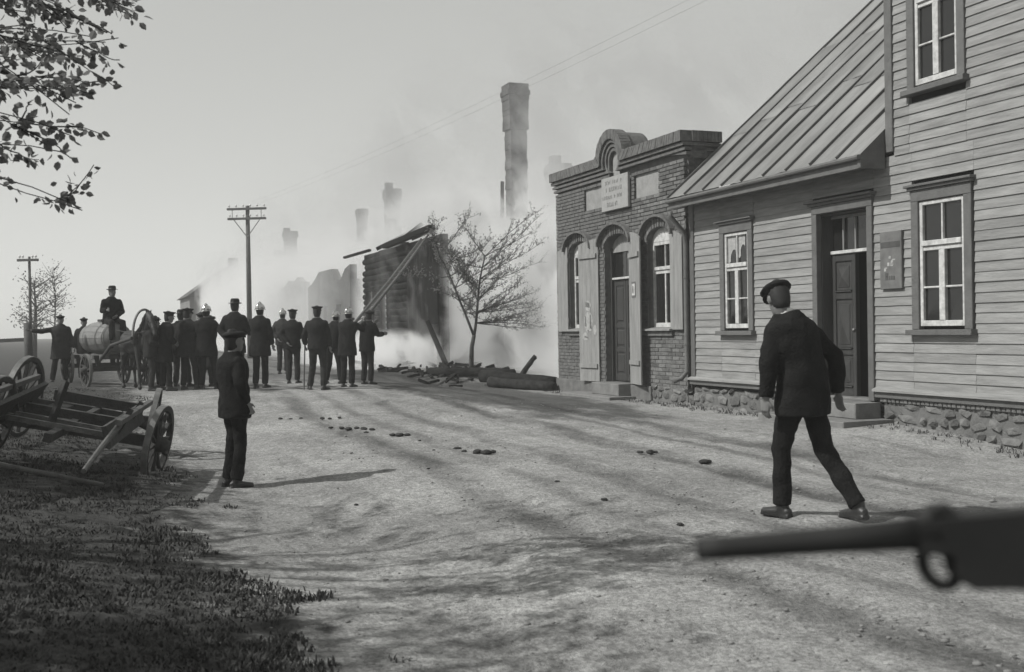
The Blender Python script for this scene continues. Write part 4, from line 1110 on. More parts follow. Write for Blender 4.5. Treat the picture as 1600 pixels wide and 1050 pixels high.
# water barrel cart behind the horse
ct = thing('water_cart', 'horse drawn fire cart carrying a big wooden water barrel on spoked wheels', 'cart', gp(-9.50, 25.4), face_dir(.62, -.78))
def build_cart():
    n = 16; L_ = 1.7; zc = 1.10; rm = .40
    prof = [(-.5, .82), (-.3, .93), (0, 1.0), (.3, .93), (.5, .82)]
    bar = MB()
    bar.tube([(0, t * L_, zc) for t, r_ in prof], [rm * r_ - .012 for t, r_ in prof], 20); br = bar.obj('barrel', M_barrel, ct, True)
    for i in range(n):
        a0, a1 = 2 * PI * (i + .03) / n, 2 * PI * (i + .97) / n; b = MB(); vs = []; fs = []
        for t, r_ in prof:
            for a in (a0, (a0 + a1) / 2, a1): vs.append((rm * r_ * math.cos(a), t * L_, zc + rm * r_ * math.sin(a)))
        for k_ in range(4):
            for c in range(2): p_ = k_ * 3 + c; fs.append((p_, p_ + 3, p_ + 4, p_ + 1))
        b.add(vs, fs); b.obj('stave', M_barrel, br, True)
    for t, r_ in ((-.46, .855), (-.26, .955), (.26, .955), (.46, .855)):
        h = MB(); h.tube([(0, t * L_ - .025, zc), (0, t * L_ + .025, zc)], rm * r_ + .006, 28, cap=False); h.obj('hoop', M_iron, br, True)
    for sx in (-1, 1):
        b = MB(); b.beam((sx * .34, -1.15, .68), (sx * .34, 1.15, .68), .10, .10); b.obj('frame_beam', M_wagonlit, ct)
        b = MB(); b.tube([(sx * .40, .9, .62), (sx * .45, 1.8, .95), (sx * .42, 3.0, 1.10)], .035, 8); b.obj('shaft', M_wagon, ct)
    for y in (-.7, .7):
        b = MB(); b.beam((-.5, y, .67), (.5, y, .67), .12, .09); b.obj('cross_beam', M_wagon, ct)
        b = MB(); b.beam((-.62, y, .40 if y > 0 else .46), (.62, y, .40 if y > 0 else .46), .08, .10); b.obj('axle', M_wagon, ct)
        b = MB(); b.beam((-.4, y, .45), (-.4, y, .64), .1, .1); b.beam((.4, y, .45), (.4, y, .64), .1, .1); b.obj('bolster', M_wagon, ct)
    wheel(ct, (.66, .7, .38), .38, 10); wheel(ct, (-.66, .7, .38), .38, 10); wheel(ct, (.66, -.7, .46), .46, 10); wheel(ct, (-.66, -.7, .46), .46, 10)
    h = MB(); h.box(-.12, .12, -.15, .12, zc + .385, zc + .44); h.obj('hatch', M_wagon, br)
build_cart()
sx_, sy_ = -9.50 + .45 * .622, 25.4 - .45 * .783
person('man in hat sitting up on the big water barrel, above the crowd', (sx_, sy_, g(sx_, sy_) + 1.44 - .86), face_dir(.62, -.78), 1.74, 'felt', ('fwd', 'front'), ('sit', 'sit'), lean=.12, hem=.84, girth=1.12, group=GR)

# ------------------------------------------------------------------ burning house
GZ = .27
burnt = row_thing('burnt_house', 'charred roofless log house wreathed in smoke, beams sticking out at its eaves', 'house')
def build_burnt():
    z = GZ - .1; i = 0
    while z < 4.15:                                          # horizontal logs on the far part
        b = MB(); a, c = -24.6 + R.uniform(-.12, .12), -18.6
        segs = [(a, c)]
        if 1.45 < z < 3.0: segs = [(a, -24.1), (-22.9, -21.9), (-20.9, c)]
        elif z > 3.6: segs = [(a + R.uniform(0, .3), c)]
        for p_, q_ in segs:
            b = MB(); b.tube([(p_, .05, z + .11), ((p_ + q_) / 2, .05 + R.uniform(-.02, .02), z + .11 + R.uniform(-.015, .015)), (q_, .05, z + .11)], .122, 8); b.obj('log', M_charlit, burnt, True)
        z += .225; i += 1
    u = -18.55; k = 0
    while u < -14.75:                                        # upright planks on the near part, some burnt short
        w_ = R.uniform(.16, .24); z0 = GZ - .1; z1 = 4.2 + R.uniform(-.15, .12)
        if u > -16.6: z0 = R.choice((.6, .9, 1.1, 1.3)) if R.random() < .6 else .2
        if u > -15.3: z1 = R.uniform(3.5, 4.2)
        b = MB(); b.bbox(u, u + w_ - .03, R.uniform(-.03, .01), .05, z0, z1, .008); b.obj('plank', M_charlit, burnt)
        u += w_; k += 1
    b = MB()
    for u in (-24.5, -22.4, -20.4, -18.5, -16.6, -14.85): b.box(u - .09, u + .09, .06, .24, GZ - .1, 4.2)
    b.obj('post', M_char, burnt)
    b = MB(); b.box(-24.6, -14.7, .02, .22, 4.17, 4.38); b.obj('wall_plate', M_char, burnt)
    b = MB(); b.box(-24.4, -14.9, 5.9, 6.1, GZ - .1, 3.4); b.box(-24.6, -24.4, .2, 6, GZ - .1, 3.6); b.obj('rear_wall', M_char, burnt)
    for u0, u1 in ((-15.85, -14.9),):                        # hanging shutter panel
        b = MB()
        b.bbox(u0, u1, -.10, -.05, 1.62, 3.55, .01); b.obj('shutter', M_char, burnt)
    for u0, u1 in ((-24.1, -22.9), (-21.9, -20.9)):
        b = MB(); b.bbox(u0, u0 + .1, -.09, .08, 1.4, 3.0); b.bbox(u1 - .1, u1, -.09, .08, 1.4, 3.0); b.bbox(u0, u1, -.09, .08, 2.95, 3.08); b.bbox(u0, u1, -.1, .08, 1.38, 1.45); b.obj('window', M_char, burnt)
    # what is left of the roof
    for p_, q_, w_ in (((-26.4, -.35, 4.42), (-22.8, -.2, 4.46), .11), ((-20.4, -.25, 4.42), (-15.0, -.2, 4.60), .20), ((-23.2, .3, 4.40), (-19.5, .3, 4.46), .14)):
        b = MB(); b.beam(p_, q_, w_, w_ * .8); b.obj('beam', M_char, burnt)
    for u in (-21.4, -18.6, -16.9):
        b = MB(); b.beam((u, -.3, 4.40), (u + R.uniform(-.3, .3), R.uniform(.5, 1.4), R.uniform(4.7, 5.1)), .10, .13); b.obj('rafter', M_char, burnt)
build_burnt()
# ladder raised against the burning house
p0 = Vector((-3.62, 24.0, 1.35)); p1 = wp(-15.9, -.16, 4.38)
ld = thing('ladder', 'long slender ladder propped against the charred house by the firemen', 'ladder', p0)
d = (p1 - p0); L_ = d.length; dn = d.normalized(); sd = Vector((.72, -.55, .30)); sd = (sd - dn * sd.dot(dn)).normalized() * .17
for sgn in (-1, 1):
    b = MB(); b.tube([sd * sgn, d * .5 + sd * sgn * .95 - Vector((0, 0, .05)), d + sd * sgn * .8], [.040, .036, .030], 8); b.obj('rail', M_wagonlit, ld, True)
for i in range(26):
    t = (i + .6) / 26.4; c = d * t - Vector((0, 0, .05 * 4 * t * (1 - t)))
    b = MB(); b.tube([c - sd * (.98 - .2 * t), c + sd * (.98 - .2 * t)], .014, 6); b.obj('rung', M_wagonlit, ld)

def chimney(label, x, y, top, w_, cap=.09, waist=None, seed=1):
    t = thing('chimney', label, 'chimney', gp(x, y), ROW, 'chimneys left standing'); z1 = top - g(x, y)
    hw = w_ / 2; wz = waist - g(x, y) if waist else z1 - .9
    b = MB(); z = 0.0; r_ = 0; rr = random.Random(seed)
    course = .155
    while z < z1 - .01:                                     # uneven brick courses, two bricks to a slab
        e = hw * (1.0 if z < wz or not waist else 1.17) + rr.uniform(-.012, .012)
        if z > z1 - .62: e += cap * (.5 if z < z1 - .46 else 1.0 if z < z1 - .2 else .55)
        h = min(course, z1 - z) - .008
        if z > z1 - .2: h *= rr.uniform(.8, 1)
        n_ = 3; off = (r_ % 2) * .5
        b.box(-e, e, -e, e, z, z + h); b.box(-e + .02, e - .02, -e + .02, e - .02, z + h, z + h + .009)
        z += course; r_ += 1
    b.obj('stack', M_soot, t)
    q = MB(); q.box(-hw * .5, hw * .5, -hw * .5, hw * .5, z1 - .35, z1 + .01); q.obj('flue', M_char, t)
    if w_ > .6:
        q = MB()
        for k in range(7): q.box(hw * .3, hw * 1.26, -hw * 1.25, -hw * .2, wz + .1 + k * .15, wz + .1 + k * .15 + rr.uniform(.1, .14))
        q.obj('broken_bricks', M_soot, t)
    return t
chimney('very tall sooty brick chimney standing alone beside the brick shop', .22, 34.5, 9.15, .54, .05, 7.7, 1)
chimney('pale smoky chimney top just behind the left end of the brick shop', 1.62, 36.0, 6.85, .62, .05, None, 2)
chimney('medium dark chimney sticking out of the smoke above the charred house', -5.45, 50.5, 8.0, .62, .06, None, 3)
chimney('smaller fainter chimney left of the one above the charred house', -8.1, 59.5, 8.1, .50, .05, None, 4)
chimney('barely visible chimney shape far off in the smoke', -17.4, 86.0, 9.4, .9, .10, None, 5)

def ruin(label, u0, u1, y, h, seed, holes=3):
    t = row_thing('ruined_house', label, 'house'); rr = random.Random(seed)
    n_ = int((u1 - u0) / .9); u = u0; ta = h * .9
    def piece(x0, x1, y0, y1, z0, za, zb):
        b = MB(); b.prism([(x0, z0), (x1, z0), (x1, zb), (x0, za)], y0, y1); b.obj('wall', M_soot, t)
    for i in range(n_):
        w_ = (u1 - u0) / n_; tb = max(h * .45, min(h * 1.05, ta + rr.uniform(-.55, .5)))
        if i % holes == 1: piece(u, u + w_ - .01, y, y + .3, GZ - .1, 1.2, 1.2); piece(u, u + w_ - .01, y, y + .3, 2.6, max(2.8, ta), max(2.8, tb))
        else: piece(u, u + w_ - .01, y, y + .3, GZ - .1, ta, tb)
        u += w_; ta = tb
    for x0, x1, hh in ((u0, u0 + .3, .8), (u1 - .3, u1, .9)):
        b = MB(); b.box(x0, x1, y + .301, y + 7, GZ - .1, h * hh); b.obj('side_wall', M_soot, t)
    for k in range(4):
        a = rr.uniform(u0, u1 - 2); b = MB(); b.beam((a, y + 1, h * rr.uniform(.8, 1)), (a + rr.uniform(1, 2.5), y + 3, h * rr.uniform(.7, 1.1)), .15, .18); b.obj('beam', M_char, t)
ruin('burnt out house shell with gaping windows beyond the charred log house', -36, -27.0, .0, 4.0, 5)
ruin('second burnt out shell farther up the street, faint in the smoke', -56, -39, .4, 4.3, 6)
def far_house(label, x, y, w_, d_, h, rh, rz_):
    t = thing('far_house', label, 'house', gp(x, y, -.1), rz_)
    b = MB(); b.box(-w_ / 2, w_ / 2, -d_ / 2, d_ / 2, 0, h); b.obj('wall', M_wall_far, t)
    b = MB(); b.prism([(-w_ / 2 - .3, h), (w_ / 2 + .3, h), (0, h + rh)], -d_ / 2 - .3, d_ / 2 + .3); b.obj('roof', M_roof_far, t)
    for k in range(3):
        u = -w_ / 2 + w_ * (k + .5) / 3; b = MB(); b.box(u - .45, u + .45, -d_ / 2 - .05, -d_ / 2 + .02, 1.2, 2.6); wd = b.obj('window', M_trim, t)
        b = MB(); b.box(u - .36, u + .36, -d_ / 2 - .06, -d_ / 2 - .051, 1.3, 2.5); b.obj('pane', M_pane, wd)
    b = MB(); b.box(w_ * .1, w_ * .1 + .8, -.4, .4, h + rh * .4, h + rh + 1.0); b.obj('chimney', M_soot, t)
far_house('faint house with pitched roof far up the street in the haze', -24.5, 92, 6, 9, 4.2, 2.4, ROW + PI / 2)
far_house('faint tall house behind the telegraph pole, almost lost in smoke', -25.0, 112, 7, 10, 5.5, 3.2, ROW + PI / 2)

# ------------------------------------------------------------------ telegraph poles and wires
def tele_pole(label, x, y, h, arms, group='telegraph poles', r=1.0):
    t = thing('telegraph_pole', label, 'pole', gp(x, y, -.1), math.radians(-6), group)
    b = MB(); b.tube([(0, 0, 0), (0, 0, h * .5), (0, 0, h)], [.13 * r, .115 * r, .09 * r], 10); b.obj('pole', M_pole, t, True)
    for z, w_ in arms:
        b = MB(); b.beam((-w_ / 2, -.12, z), (w_ / 2, -.12, z), .10, .10); cb = b.obj('cross_arm', M_pole, t)
        for i in range(6):
            x_ = -w_ / 2 + .1 + (w_ - .2) * i / 5
            if abs(x_) < .1: continue
            q = MB(); q.tube([(x_, -.12, z + .04), (x_, -.12, z + .12)], .012, 6); q.tube([(x_, -.12, z + .11), (x_, -.12, z + .16), (x_, -.12, z + .20)], [.04, .05, .025], 8); q.obj('insulator', M_collar, cb, True)
    if len(arms) > 1:
        za, zb = arms[0][0], arms[1][0]
        for sx in (-1, 1):
            b = MB(); b.tube([(sx * arms[1][1] * .36, -.12, zb), (0, -.1, zb - .85)], .020, 6); b.obj('brace', M_iron, t)
            b = MB(); b.tube([(sx * arms[1][1] * .38, -.12, zb), (sx * arms[1][1] * .38, -.12, za)], .016, 6); b.obj('tie_rod', M_iron, t)
    return t
PX, PY, PH = -12.05, 50.0, 7.1
tele_pole('tall telegraph pole with two cross arms behind the onlookers', PX, PY, PH, ((6.95, 1.85), (6.5, 1.80)))
tele_pole('hazy short armed pole at the far left edge beyond the wagon', -19.9, 45.0, 4.5, ((4.35, .9),), r=.55)
for k in range(2):
    a = Vector((PX + .6 - k * .5, PY - .1, g(PX, PY) + PH + .02)); c = wp(5.22, -.07, 7.0 + k * .15); pts = []
    for i in range(25):
        t = i / 24; p_ = a.lerp(c, t); p_.z -= .5 * 4 * t * (1 - t) * .5; pts.append(p_)
    b = MB(); b.tube(pts, .0018, 5); tag(b.obj('overhead_wire', M_iron, None), ('upper' if k else 'lower') + ' thin wire running from the telegraph pole to the tall house', 'wire', 'overhead wires')

# ------------------------------------------------------------------ posts, logs, rubble
def post_thing(label, x, y, top, r_, lx=0, ly=0):
    t = thing('charred_post', label, 'post', gp(x, y, -.05), 0, 'charred posts')
    b = MB(); b.tube([(0, 0, 0), (lx * .5, ly * .5, top * .5), (lx, ly, top)], [r_, r_ * .95, r_ * .8], 8); b.obj('shaft', M_char, t, True)
post_thing('upright charred post in front of the burnt house', -2.0, 33.4, 1.45, .085)
post_thing('leaning charred post left of the upright one', -1.95, 33.0, 1.5, .085, -.62, .1)
post_thing('long thin burnt pole rising beside the tall chimney out of the smoke', -.35, 34.6, 5.9, .07, .12)
def log_thing(label, a, c, r_):
    a = Vector(a); c = Vector(c); t = thing('log', label, 'log', a, 0, 'charred logs by the shop')
    b = MB(); d_ = c - a; n_ = 6
    pts = [d_ * i / n_ + Vector((0, 0, R.uniform(-.02, .02))) for i in range(n_ + 1)]
    b.tube(pts, [r_ * R.uniform(.85, 1.08) for _ in pts], 9); b.obj('trunk', M_log, t, True)
    b = MB(); b.tube([d_ * .995, d_ * 1.004], r_ * .75, 9); b.obj('cut_end', M_charlit, t)
log_thing('longest charred log lying by the small tree', (-2.15, 28.2, g(-2.15, 28.2) + .10), (.05, 27.4, .30), .13)
log_thing('charred log lying against the shop corner', (-.75, 26.6, .30), (1.0, 25.35, .16), .15)
log_thing('charred log on the ground in front of the others', (-.55, 26.2, .18), (.95, 25.0, .08), .12)
log_thing('short thick charred log half under the longest one', (-1.2, 28.4, .30), (-.1, 27.9, .36), .10)
log_thing('slanting charred stick poking up out of the logs', (.15, 26.0, .22), (.55, 26.1, .78), .065)
q = MB()
for i in range(140):
    u, y = R.uniform(-24, -7), R.uniform(-2.6, .6); p_ = wp(u, y); l = R.uniform(.1, .7); a = R.uniform(0, PI)
    z = g(p_.x, p_.y) + R.uniform(.0, .14); q.beam((p_.x, p_.y, z), (p_.x + l * math.cos(a), p_.y + l * math.sin(a), z + R.uniform(-.02, .14)), R.uniform(.03, .11), R.uniform(.03, .1))
tag(q.obj('charred_debris', M_log), 'low litter of burnt timber in front of the burning house', kind='stuff')

gap_t = row_thing('burnt_ruins', 'collapsed charred walls and beams hidden in the smoke between log house and shop', 'ruins')
for u0, u1, y, h in ((-13.6, -11.8, 3.2, 2.6), (-11.2, -9.6, 4.4, 1.6), (-9.2, -6.8, 3.4, 2.2), (-13.9, -8.0, 7.5, 3.2)):
    b = MB(); x_ = u0; pts_ = [(u0, -.1), (u1, -.1)]; k_ = 6
    for i in range(k_ + 1): pts_.append((u1 + (u0 - u1) * i / k_, h * R.uniform(.45, 1.1)))
    b.prism(pts_, y, y + .25); b.obj('wall', M_char, gap_t)
for i in range(9):
    a_ = Vector((R.uniform(-13.5, -7), R.uniform(2, 6), R.uniform(.2, 1.8))); b = MB()
    b.beam(a_, a_ + Vector((R.uniform(-2, 2), R.uniform(-.6, .6), R.uniform(.2, 2.2))), .14, .16); b.obj('beam', M_char, gap_t)
# horse dung and clods on the road
def clod_mesh(k):
    bm = bmesh.new(); bmesh.ops.create_icosphere(bm, subdivisions=2, radius=.5)
    for v in bm.verts: v.co *= 1 + .35 * noise.noise(v.co * 3 + Vector((k * 5.1, 2, 0))); v.co.z *= .7
    me = bpy.data.meshes.new('dung_clod'); bm.to_mesh(me); bm.free(); me.materials.append(M_dung)
    me.polygons.foreach_set('use_smooth', [True] * len(me.polygons)); return me
CM = [clod_mesh(k) for k in range(5)]
DUNG = [(-3.62, 16.9, .09), (-3.45, 16.85, .07), (-3.30, 16.9, .08), (-2.95, 16.8, .10), (-2.83, 16.75, .08), (-2.70, 16.9, .07), (-2.62, 15.6, .08), (-2.45, 15.5, .1), (-2.33, 15.35, .12), (-2.22, 15.4, .10), (-2.10, 15.25, .13), (-1.98, 15.2, .11), (-2.02, 14.9, .08),
        (-1.62, 14.55, .10), (-1.52, 14.50, .14), (-1.42, 14.52, .10), (-.68, 13.0, .10), (-.58, 12.7, .09), (-.42, 12.6, .14), (-.32, 12.55, .15), (-.24, 12.62, .10), (-.95, 12.9, .06),
        (1.55, 12.35, .13), (1.44, 12.4, .08), (1.62, 12.4, .07), (2.02, 11.55, .13), (2.08, 11.6, .08), (-1.9, 14.2, .05), (-1.2, 13.9, .05), (.4, 10.2, .06), (-1.4, 9.6, .05), (.75, 9.1, .07), (-.9, 11.4, .05), (1.2, 7.9, .06)]
CL = [(3, 'in the short far row behind the lad'), (3, 'in the far row a little right of the lad'), (7, 'in the long curved row left of the road centre'), (3, 'in the tight trio beside the long row'),
      (6, 'in the cluster at the road centre'), (3, 'in the group in front of the house steps'), (2, 'of the pair left of the walking man'), (99, 'lying singly on the open road')]
NTH = ['leftmost', 'second', 'third', 'fourth', 'fifth', 'sixth', 'seventh', 'eighth', 'ninth', 'tenth']
DL = []; i0 = 0
for n_, w_ in CL:
    part_ = DUNG[i0:i0 + n_]; i0 += n_
    for r_, d_ in enumerate(sorted(part_, key=lambda q: q[0] / q[1])): DL.append((d_, f'dark dung clod, {NTH[r_]}' + (' from left' if r_ else '') + f', {w_}'))
for (x, y, s_), lab_ in DL:
    o = ob('dung_clod', R.choice(CM), None, gp(x, y, s_ * .1), (0, 0, R.uniform(0, 6)), (s_ * R.uniform(.75, 1.1), s_ * .8, s_ * .6))
    tag(o, lab_, 'dung', 'dung clods on the road')
# pebbles
bm = bmesh.new(); bmesh.ops.create_icosphere(bm, subdivisions=1, radius=1); PV = [v.co.copy() for v in bm.verts]; PF = [[v.index for v in f.verts] for f in bm.faces]; bm.free()
q = MB()
for i in range(2600):
    y = 3.6 + (R.random() ** 1.8) * 17; x = R.uniform(-.30, .50) * y * 1.15
    u, v = loc_uy(x, y)
    if v > -.3 or -v > 10: continue
    r_ = R.uniform(.004, .013) * (1.8 if R.random() < .05 else 1); z = g(x, y)
    z += .022 * noise.noise(Vector((u * .55, v * 2.6, 0))) + .012 * noise.noise(Vector((x * 5, y * 5, 3)))
    q.add([(x + c.x * r_ * 1.3, y + c.y * r_, z + c.z * r_ * .6) for c in PV], PF)
tag(q.obj('pebbles', M_pebble, None, True), 'scattered pebbles and crumbs of dirt on the road', kind='stuff')

# ------------------------------------------------------------------ grass
def grass_tufts(name, label, pts, m, h0, h1):
    v = []; f = []
    for x, y in pts:
        z = g(x, y); n_ = R.randint(4, 8)
        for k in range(n_):
            a = R.uniform(0, 2 * PI); h = R.uniform(h0, h1); w_ = R.uniform(.004, .009); l = R.uniform(.2, 1.3) * h
            bx, by = x + R.uniform(-.05, .05), y + R.uniform(-.05, .05); ca, sa = math.cos(a), math.sin(a); i = len(v)
            v += [(bx - sa * w_, by + ca * w_, z - .01), (bx + sa * w_, by - ca * w_, z - .01),
                  (bx + ca * l * .45 - sa * w_ * .7, by + sa * l * .45 + ca * w_ * .7, z + h * .65), (bx + ca * l * .45 + sa * w_ * .7, by + sa * l * .45 - ca * w_ * .7, z + h * .65), (bx + ca * l, by + sa * l, z + h)]
            f += [(i, i + 1, i + 3, i + 2), (i + 2, i + 3, i + 4)]
    me = bpy.data.meshes.new(name); me.from_pydata(v, [], f); me.materials.append(m); o = ob(name, me); tag(o, label, kind='stuff')
pts = []
while len(pts) < 15000:
    y = 3.4 + (R.random() ** 1.7) * 20; x = R.uniform(-.62, .05) * y
    u, v = loc_uy(x, y)
    edge = 9.45 + .9 * noise.noise(Vector((x * .9, y * .9, 4))) + .5 * noise.noise(Vector((x * 4, y * 4, 1)))
    if -v > edge: pts.append((x, y))
grass_tufts('verge_grass', 'short rough grass on the shaded left verge', pts, M_grassb, .008, .038)
pts = []
for i in range(260):
    u = R.uniform(-6, 8); v = -R.uniform(.02, .5) ** 1.0
    if -4.6 < u < -2 or 3.2 < u < 5.3: continue
    p_ = wp(u, v - .05); pts.append((p_.x, p_.y))
grass_tufts('foot_grass', 'thin tufts of grass along the foot of the house fronts', pts, M_grassb, .015, .06)

# ------------------------------------------------------------------ trees
def branch(mb, p, d, ln, r_, n_, rr, curve=.25, up=.0):
    pts = [Vector(p)]; rad = [r_]; d = Vector(d).normalized()
    for i in range(n_):
        d = (d + Vector((rr.uniform(-1, 1), rr.uniform(-1, 1), rr.uniform(-1, 1))) * curve + Vector((0, 0, up))).normalized()
        pts.append(pts[-1] + d * ln / n_); rad.append(max(.003, r_ * (1 - .62 * (i + 1) / n_)))
    mb.tube(pts, rad, 8 if r_ > .03 else 5 if r_ > .01 else 4, cap=r_ > .02)
    return pts, rad, d
def small_tree():
    rr = random.Random(11); x, y = -1.12, 28.9
    t = thing('small_tree', 'small budding tree with forked slender trunk in front of the smoke', 'tree', gp(x, y, -.05))
    tr = MB(); tw = MB(); lv = []
    t.scale = (.93, .93, .93)
    tr.tube([(0, 0, 0), (.03, 0, .35), (.05, 0, .8), (.12, 0, 1.15)], [.085, .07, .062, .056], 9)
    limbs = []
    for d, ln, r_ in (((-.42, .1, 1), 2.6, .040), ((.26, .0, 1.0), 2.3, .044)):
        pts, rad, dd = branch(tr, (.12, 0, 1.12), d, ln, r_, 7, rr, .10, .03); limbs.append((pts, rad))
    sec = []
    for pts, rad in limbs:
        for i in range(2, len(pts)):
            for k in range(3):
                a = rr.uniform(0, 2 * PI); d = Vector((math.cos(a) * 1.2 + .45, math.sin(a) * .9, rr.uniform(-.05, 1.1)))
                q_, ra, dd = branch(tw, pts[i], d, rr.uniform(.9, 1.9) * (1.1 if d.x > .3 else .75), .014, 6, rr, .16, .03); sec.append(q_)
    for k in range(9):                                       # the low branches that reach out to the right
        a = rr.uniform(-.6, .6); d = Vector((1.4, math.sin(a), rr.uniform(-.18, .30)))
        q_, ra, dd = branch(tw, limbs[1][0][rr.randint(0, 2)] + Vector((0, 0, .05)), d, rr.uniform(1.4, 2.1), .015, 7, rr, .12, .015); sec.append(q_)
    tips = []
    for q_ in sec:
        for i in range(1, len(q_)):
            for k in range(3):
                d = (q_[i] - q_[i - 1]).normalized() + Vector((rr.uniform(-1, 1), rr.uniform(-1, 1), rr.uniform(-.3, 1.0))) * .8
                p_, ra, dd = branch(tw, q_[i], d, rr.uniform(.2, .5), .006, 4, rr, .2, .05); tips += p_[1:]
    tr.obj('trunk', M_bark, t, True); tag(tw.obj('twigs', M_twig, t), kind='stuff')
    v = []; f = []
    for p_ in tips:
        for k in range(2):
            c = p_ + Vector((rr.gauss(0, .03), rr.gauss(0, .03), rr.gauss(0, .03))); s_ = rr.uniform(.018, .046)
            a = Vector((rr.gauss(0, 1), rr.gauss(0, 1), rr.gauss(0, 1))).normalized(); b_ = a.orthogonal().normalized(); i = len(v)
            v += [c - a * s_, c + b_ * s_ * .5, c + a * s_, c - b_ * s_ * .5]; f.append((i, i + 1, i + 2, i + 3))
    me = bpy.data.meshes.new('crown'); me.from_pydata([tuple(a) for a in v], [], f); me.materials.append(M_leaf); tag(ob('crown', me, t), kind='stuff')
small_tree()
def leaf_mesh(k):
    s_ = 1.0; pts = [(0, 0, 0), (.30, .28, .05), (.36, .62, .02), (.0, 1.0, -.06), (-.36, .62, .02), (-.30, .28, .05), (0, .5, -.05)]
    pts = [(x * R.uniform(.85, 1.1), y, z * R.uniform(.5, 2.2)) for x, y, z in pts]
    me = bpy.data.meshes.new('leaf'); me.from_pydata(pts, [], [(0, 1, 6), (1, 2, 6), (2, 3, 6), (3, 4, 6), (4, 5, 6), (5, 0, 6)]); me.materials.append(M_leaf); return me
LM = [leaf_mesh(k) for k in range(6)]
def near_tree():
    rr = random.Random(5); X, Y = -5.0, 6.2; z0 = g(X, Y)
    t = thing('shade_tree', 'leafy tree whose outer branches hang into the top left corner', 'tree', (X, Y, z0 - .1))
    tr = MB(); tw = MB(); leaves = []
    tr.tube([(-1.7, 0, 0), (-1.66, 0, .6), (-1.6, .02, 1.5), (-1.4, .05, 2.3), (-.8, .0, 3.0), (.0, .05, 3.3)], [.24, .19, .16, .12, .06, .02], 12)
    def twig_with_leaves(p, d, ln, dens, curve=.14, up=-.02):
        pts, rad, dd = branch(tw, p, d, ln, .0055, 7, rr, curve, up)
        for a, b_ in zip(pts, pts[1:]):
            for k in range(dens):
                if rr.random() < .9:
                    q_ = a.lerp(b_, rr.random()); dv = (b_ - a).normalized()
                    out = Vector((rr.gauss(0, 1), rr.gauss(0, .8), rr.gauss(0, .6) - .35)).normalized()
                    leaves.append((q_ + out * rr.uniform(.01, .06), (out + dv * .6).normalized(), rr.uniform(.029, .054)))
        return pts
    # limbs towards the road; local coordinates, z from the tree's base
    EDGE = [(2.35, 4.05), (2.32, 3.7), (2.95, 3.38), (2.96, 3.12), (2.86, 2.92), (2.72, 2.78), (2.66, 2.62), (2.52, 2.46), (2.44, 2.28), (2.58, 2.10), (2.74, 3.55), (2.86, 3.75)]
    EDGE = [(2.96, 3.36), (3.0, 3.28), (2.98, 3.2), (2.94, 3.12), (2.88, 2.98), (2.86, 2.84), (2.82, 2.70), (2.72, 2.58), (2.70, 2.44), (2.68, 2.32), (2.72, 2.24), (2.6, 3.35), (2.55, 3.2), (2.5, 2.9), (2.62, 3.05)]
    for i, (ex, ez) in enumerate(EDGE):
        for rep in range(2):
            yy = rr.uniform(-.55, .55); k_ = (Y + yy) / 6.2; e = Vector((5.0 - (5.0 - ex + .17) * k_, yy, 1.45 + (ez - 1.45 + .20) * k_))
            s_ = Vector((e.x - rr.uniform(1.1, 1.5), e.y + rr.uniform(-.3, .3), e.z + rr.uniform(-.15, .45)))
            pts = twig_with_leaves(s_, (e - s_), (e - s_).length, 5 if i > 10 else 4, .17)
            for k in range(3):
                a = pts[rr.randint(2, 6)]; twig_with_leaves(a, (e - s_).normalized() + Vector((rr.uniform(-.5, .4), rr.uniform(-1, 1), rr.uniform(-.8, .6))), rr.uniform(.2, .42), 3, .22)
            (rep == 0) and tr.tube([Vector((-.9, .0, 2.5 + rr.random() * .5)), s_ * .5 + Vector((0, 0, 1.1)), s_], [.010, .007, .004], 5)
    ne = len(leaves)
    for i in range(85):                                      # the rest of the crown, outside the picture
        a = rr.uniform(0, 2 * PI); el = rr.uniform(-.1, 1.2); rad = rr.uniform(1.2, 2.5)
        s_ = Vector((math.cos(a) * math.cos(el) * rad * .95 - .45, math.sin(a) * math.cos(el) * rad, 3.2 + math.sin(el) * rad * 1.0))
        if s_.x > .6: continue
        twig_with_leaves(s_, (s_ - Vector((0, 0, 3.0))), rr.uniform(.5, .9), 7, .2)
        if i % 6 == 0: tr.tube([Vector((-1.2, 0, 2.4 + rr.random() * .4)), s_ * .55 + Vector((-.4, 0, 1.3)), s_], [.03, .018, .008], 6)
    tr.obj('trunk', M_bark, t, True); tag(tw.obj('twigs', M_twig, t), kind='stuff')
    def inview(q_):
        w_ = q_ + Vector((X, Y, z0 - .1)); px = 800 + w_.x / w_.y * 1700
        return px > -30
    vis = [l for l in leaves if inview(l[0])]; vis.sort(key=lambda l: (l[0].y))
    ids = set(id(l) for l in vis[:285])
    v = []; f = []
    for l in leaves:
        p_, d, s_ = l; q_ = d.to_track_quat('Y', 'Z') @ Matrix.Rotation(rr.uniform(0, 6), 3, 'Y').to_quaternion()
        if id(l) in ids:
            o = ob('leaf', rr.choice(LM), t, p_); o.rotation_mode = 'QUATERNION'; o.rotation_quaternion = q_; o.scale = (s_ * 1.15, s_ * 1.25, s_ * 1.15)
        else:
            me = LM[0]; i = len(v)
            for k in (0, 1, 2, 3, 4, 5, 6): v.append(tuple(p_ + q_ @ (Vector(me.vertices[k].co) * s_ * 1.2)))
            f += [(i, i + 1, i + 6), (i + 1, i + 2, i + 6), (i + 2, i + 3, i + 6), (i + 3, i + 4, i + 6), (i + 4, i + 5, i + 6), (i + 5, i, i + 6)]
    me = bpy.data.meshes.new('crown'); me.from_pydata(v, [], f); me.materials.append(M_leaf); tag(ob('crown', me, t), kind='stuff')
    print('near leaves', len(vis), len(leaves))
near_tree()
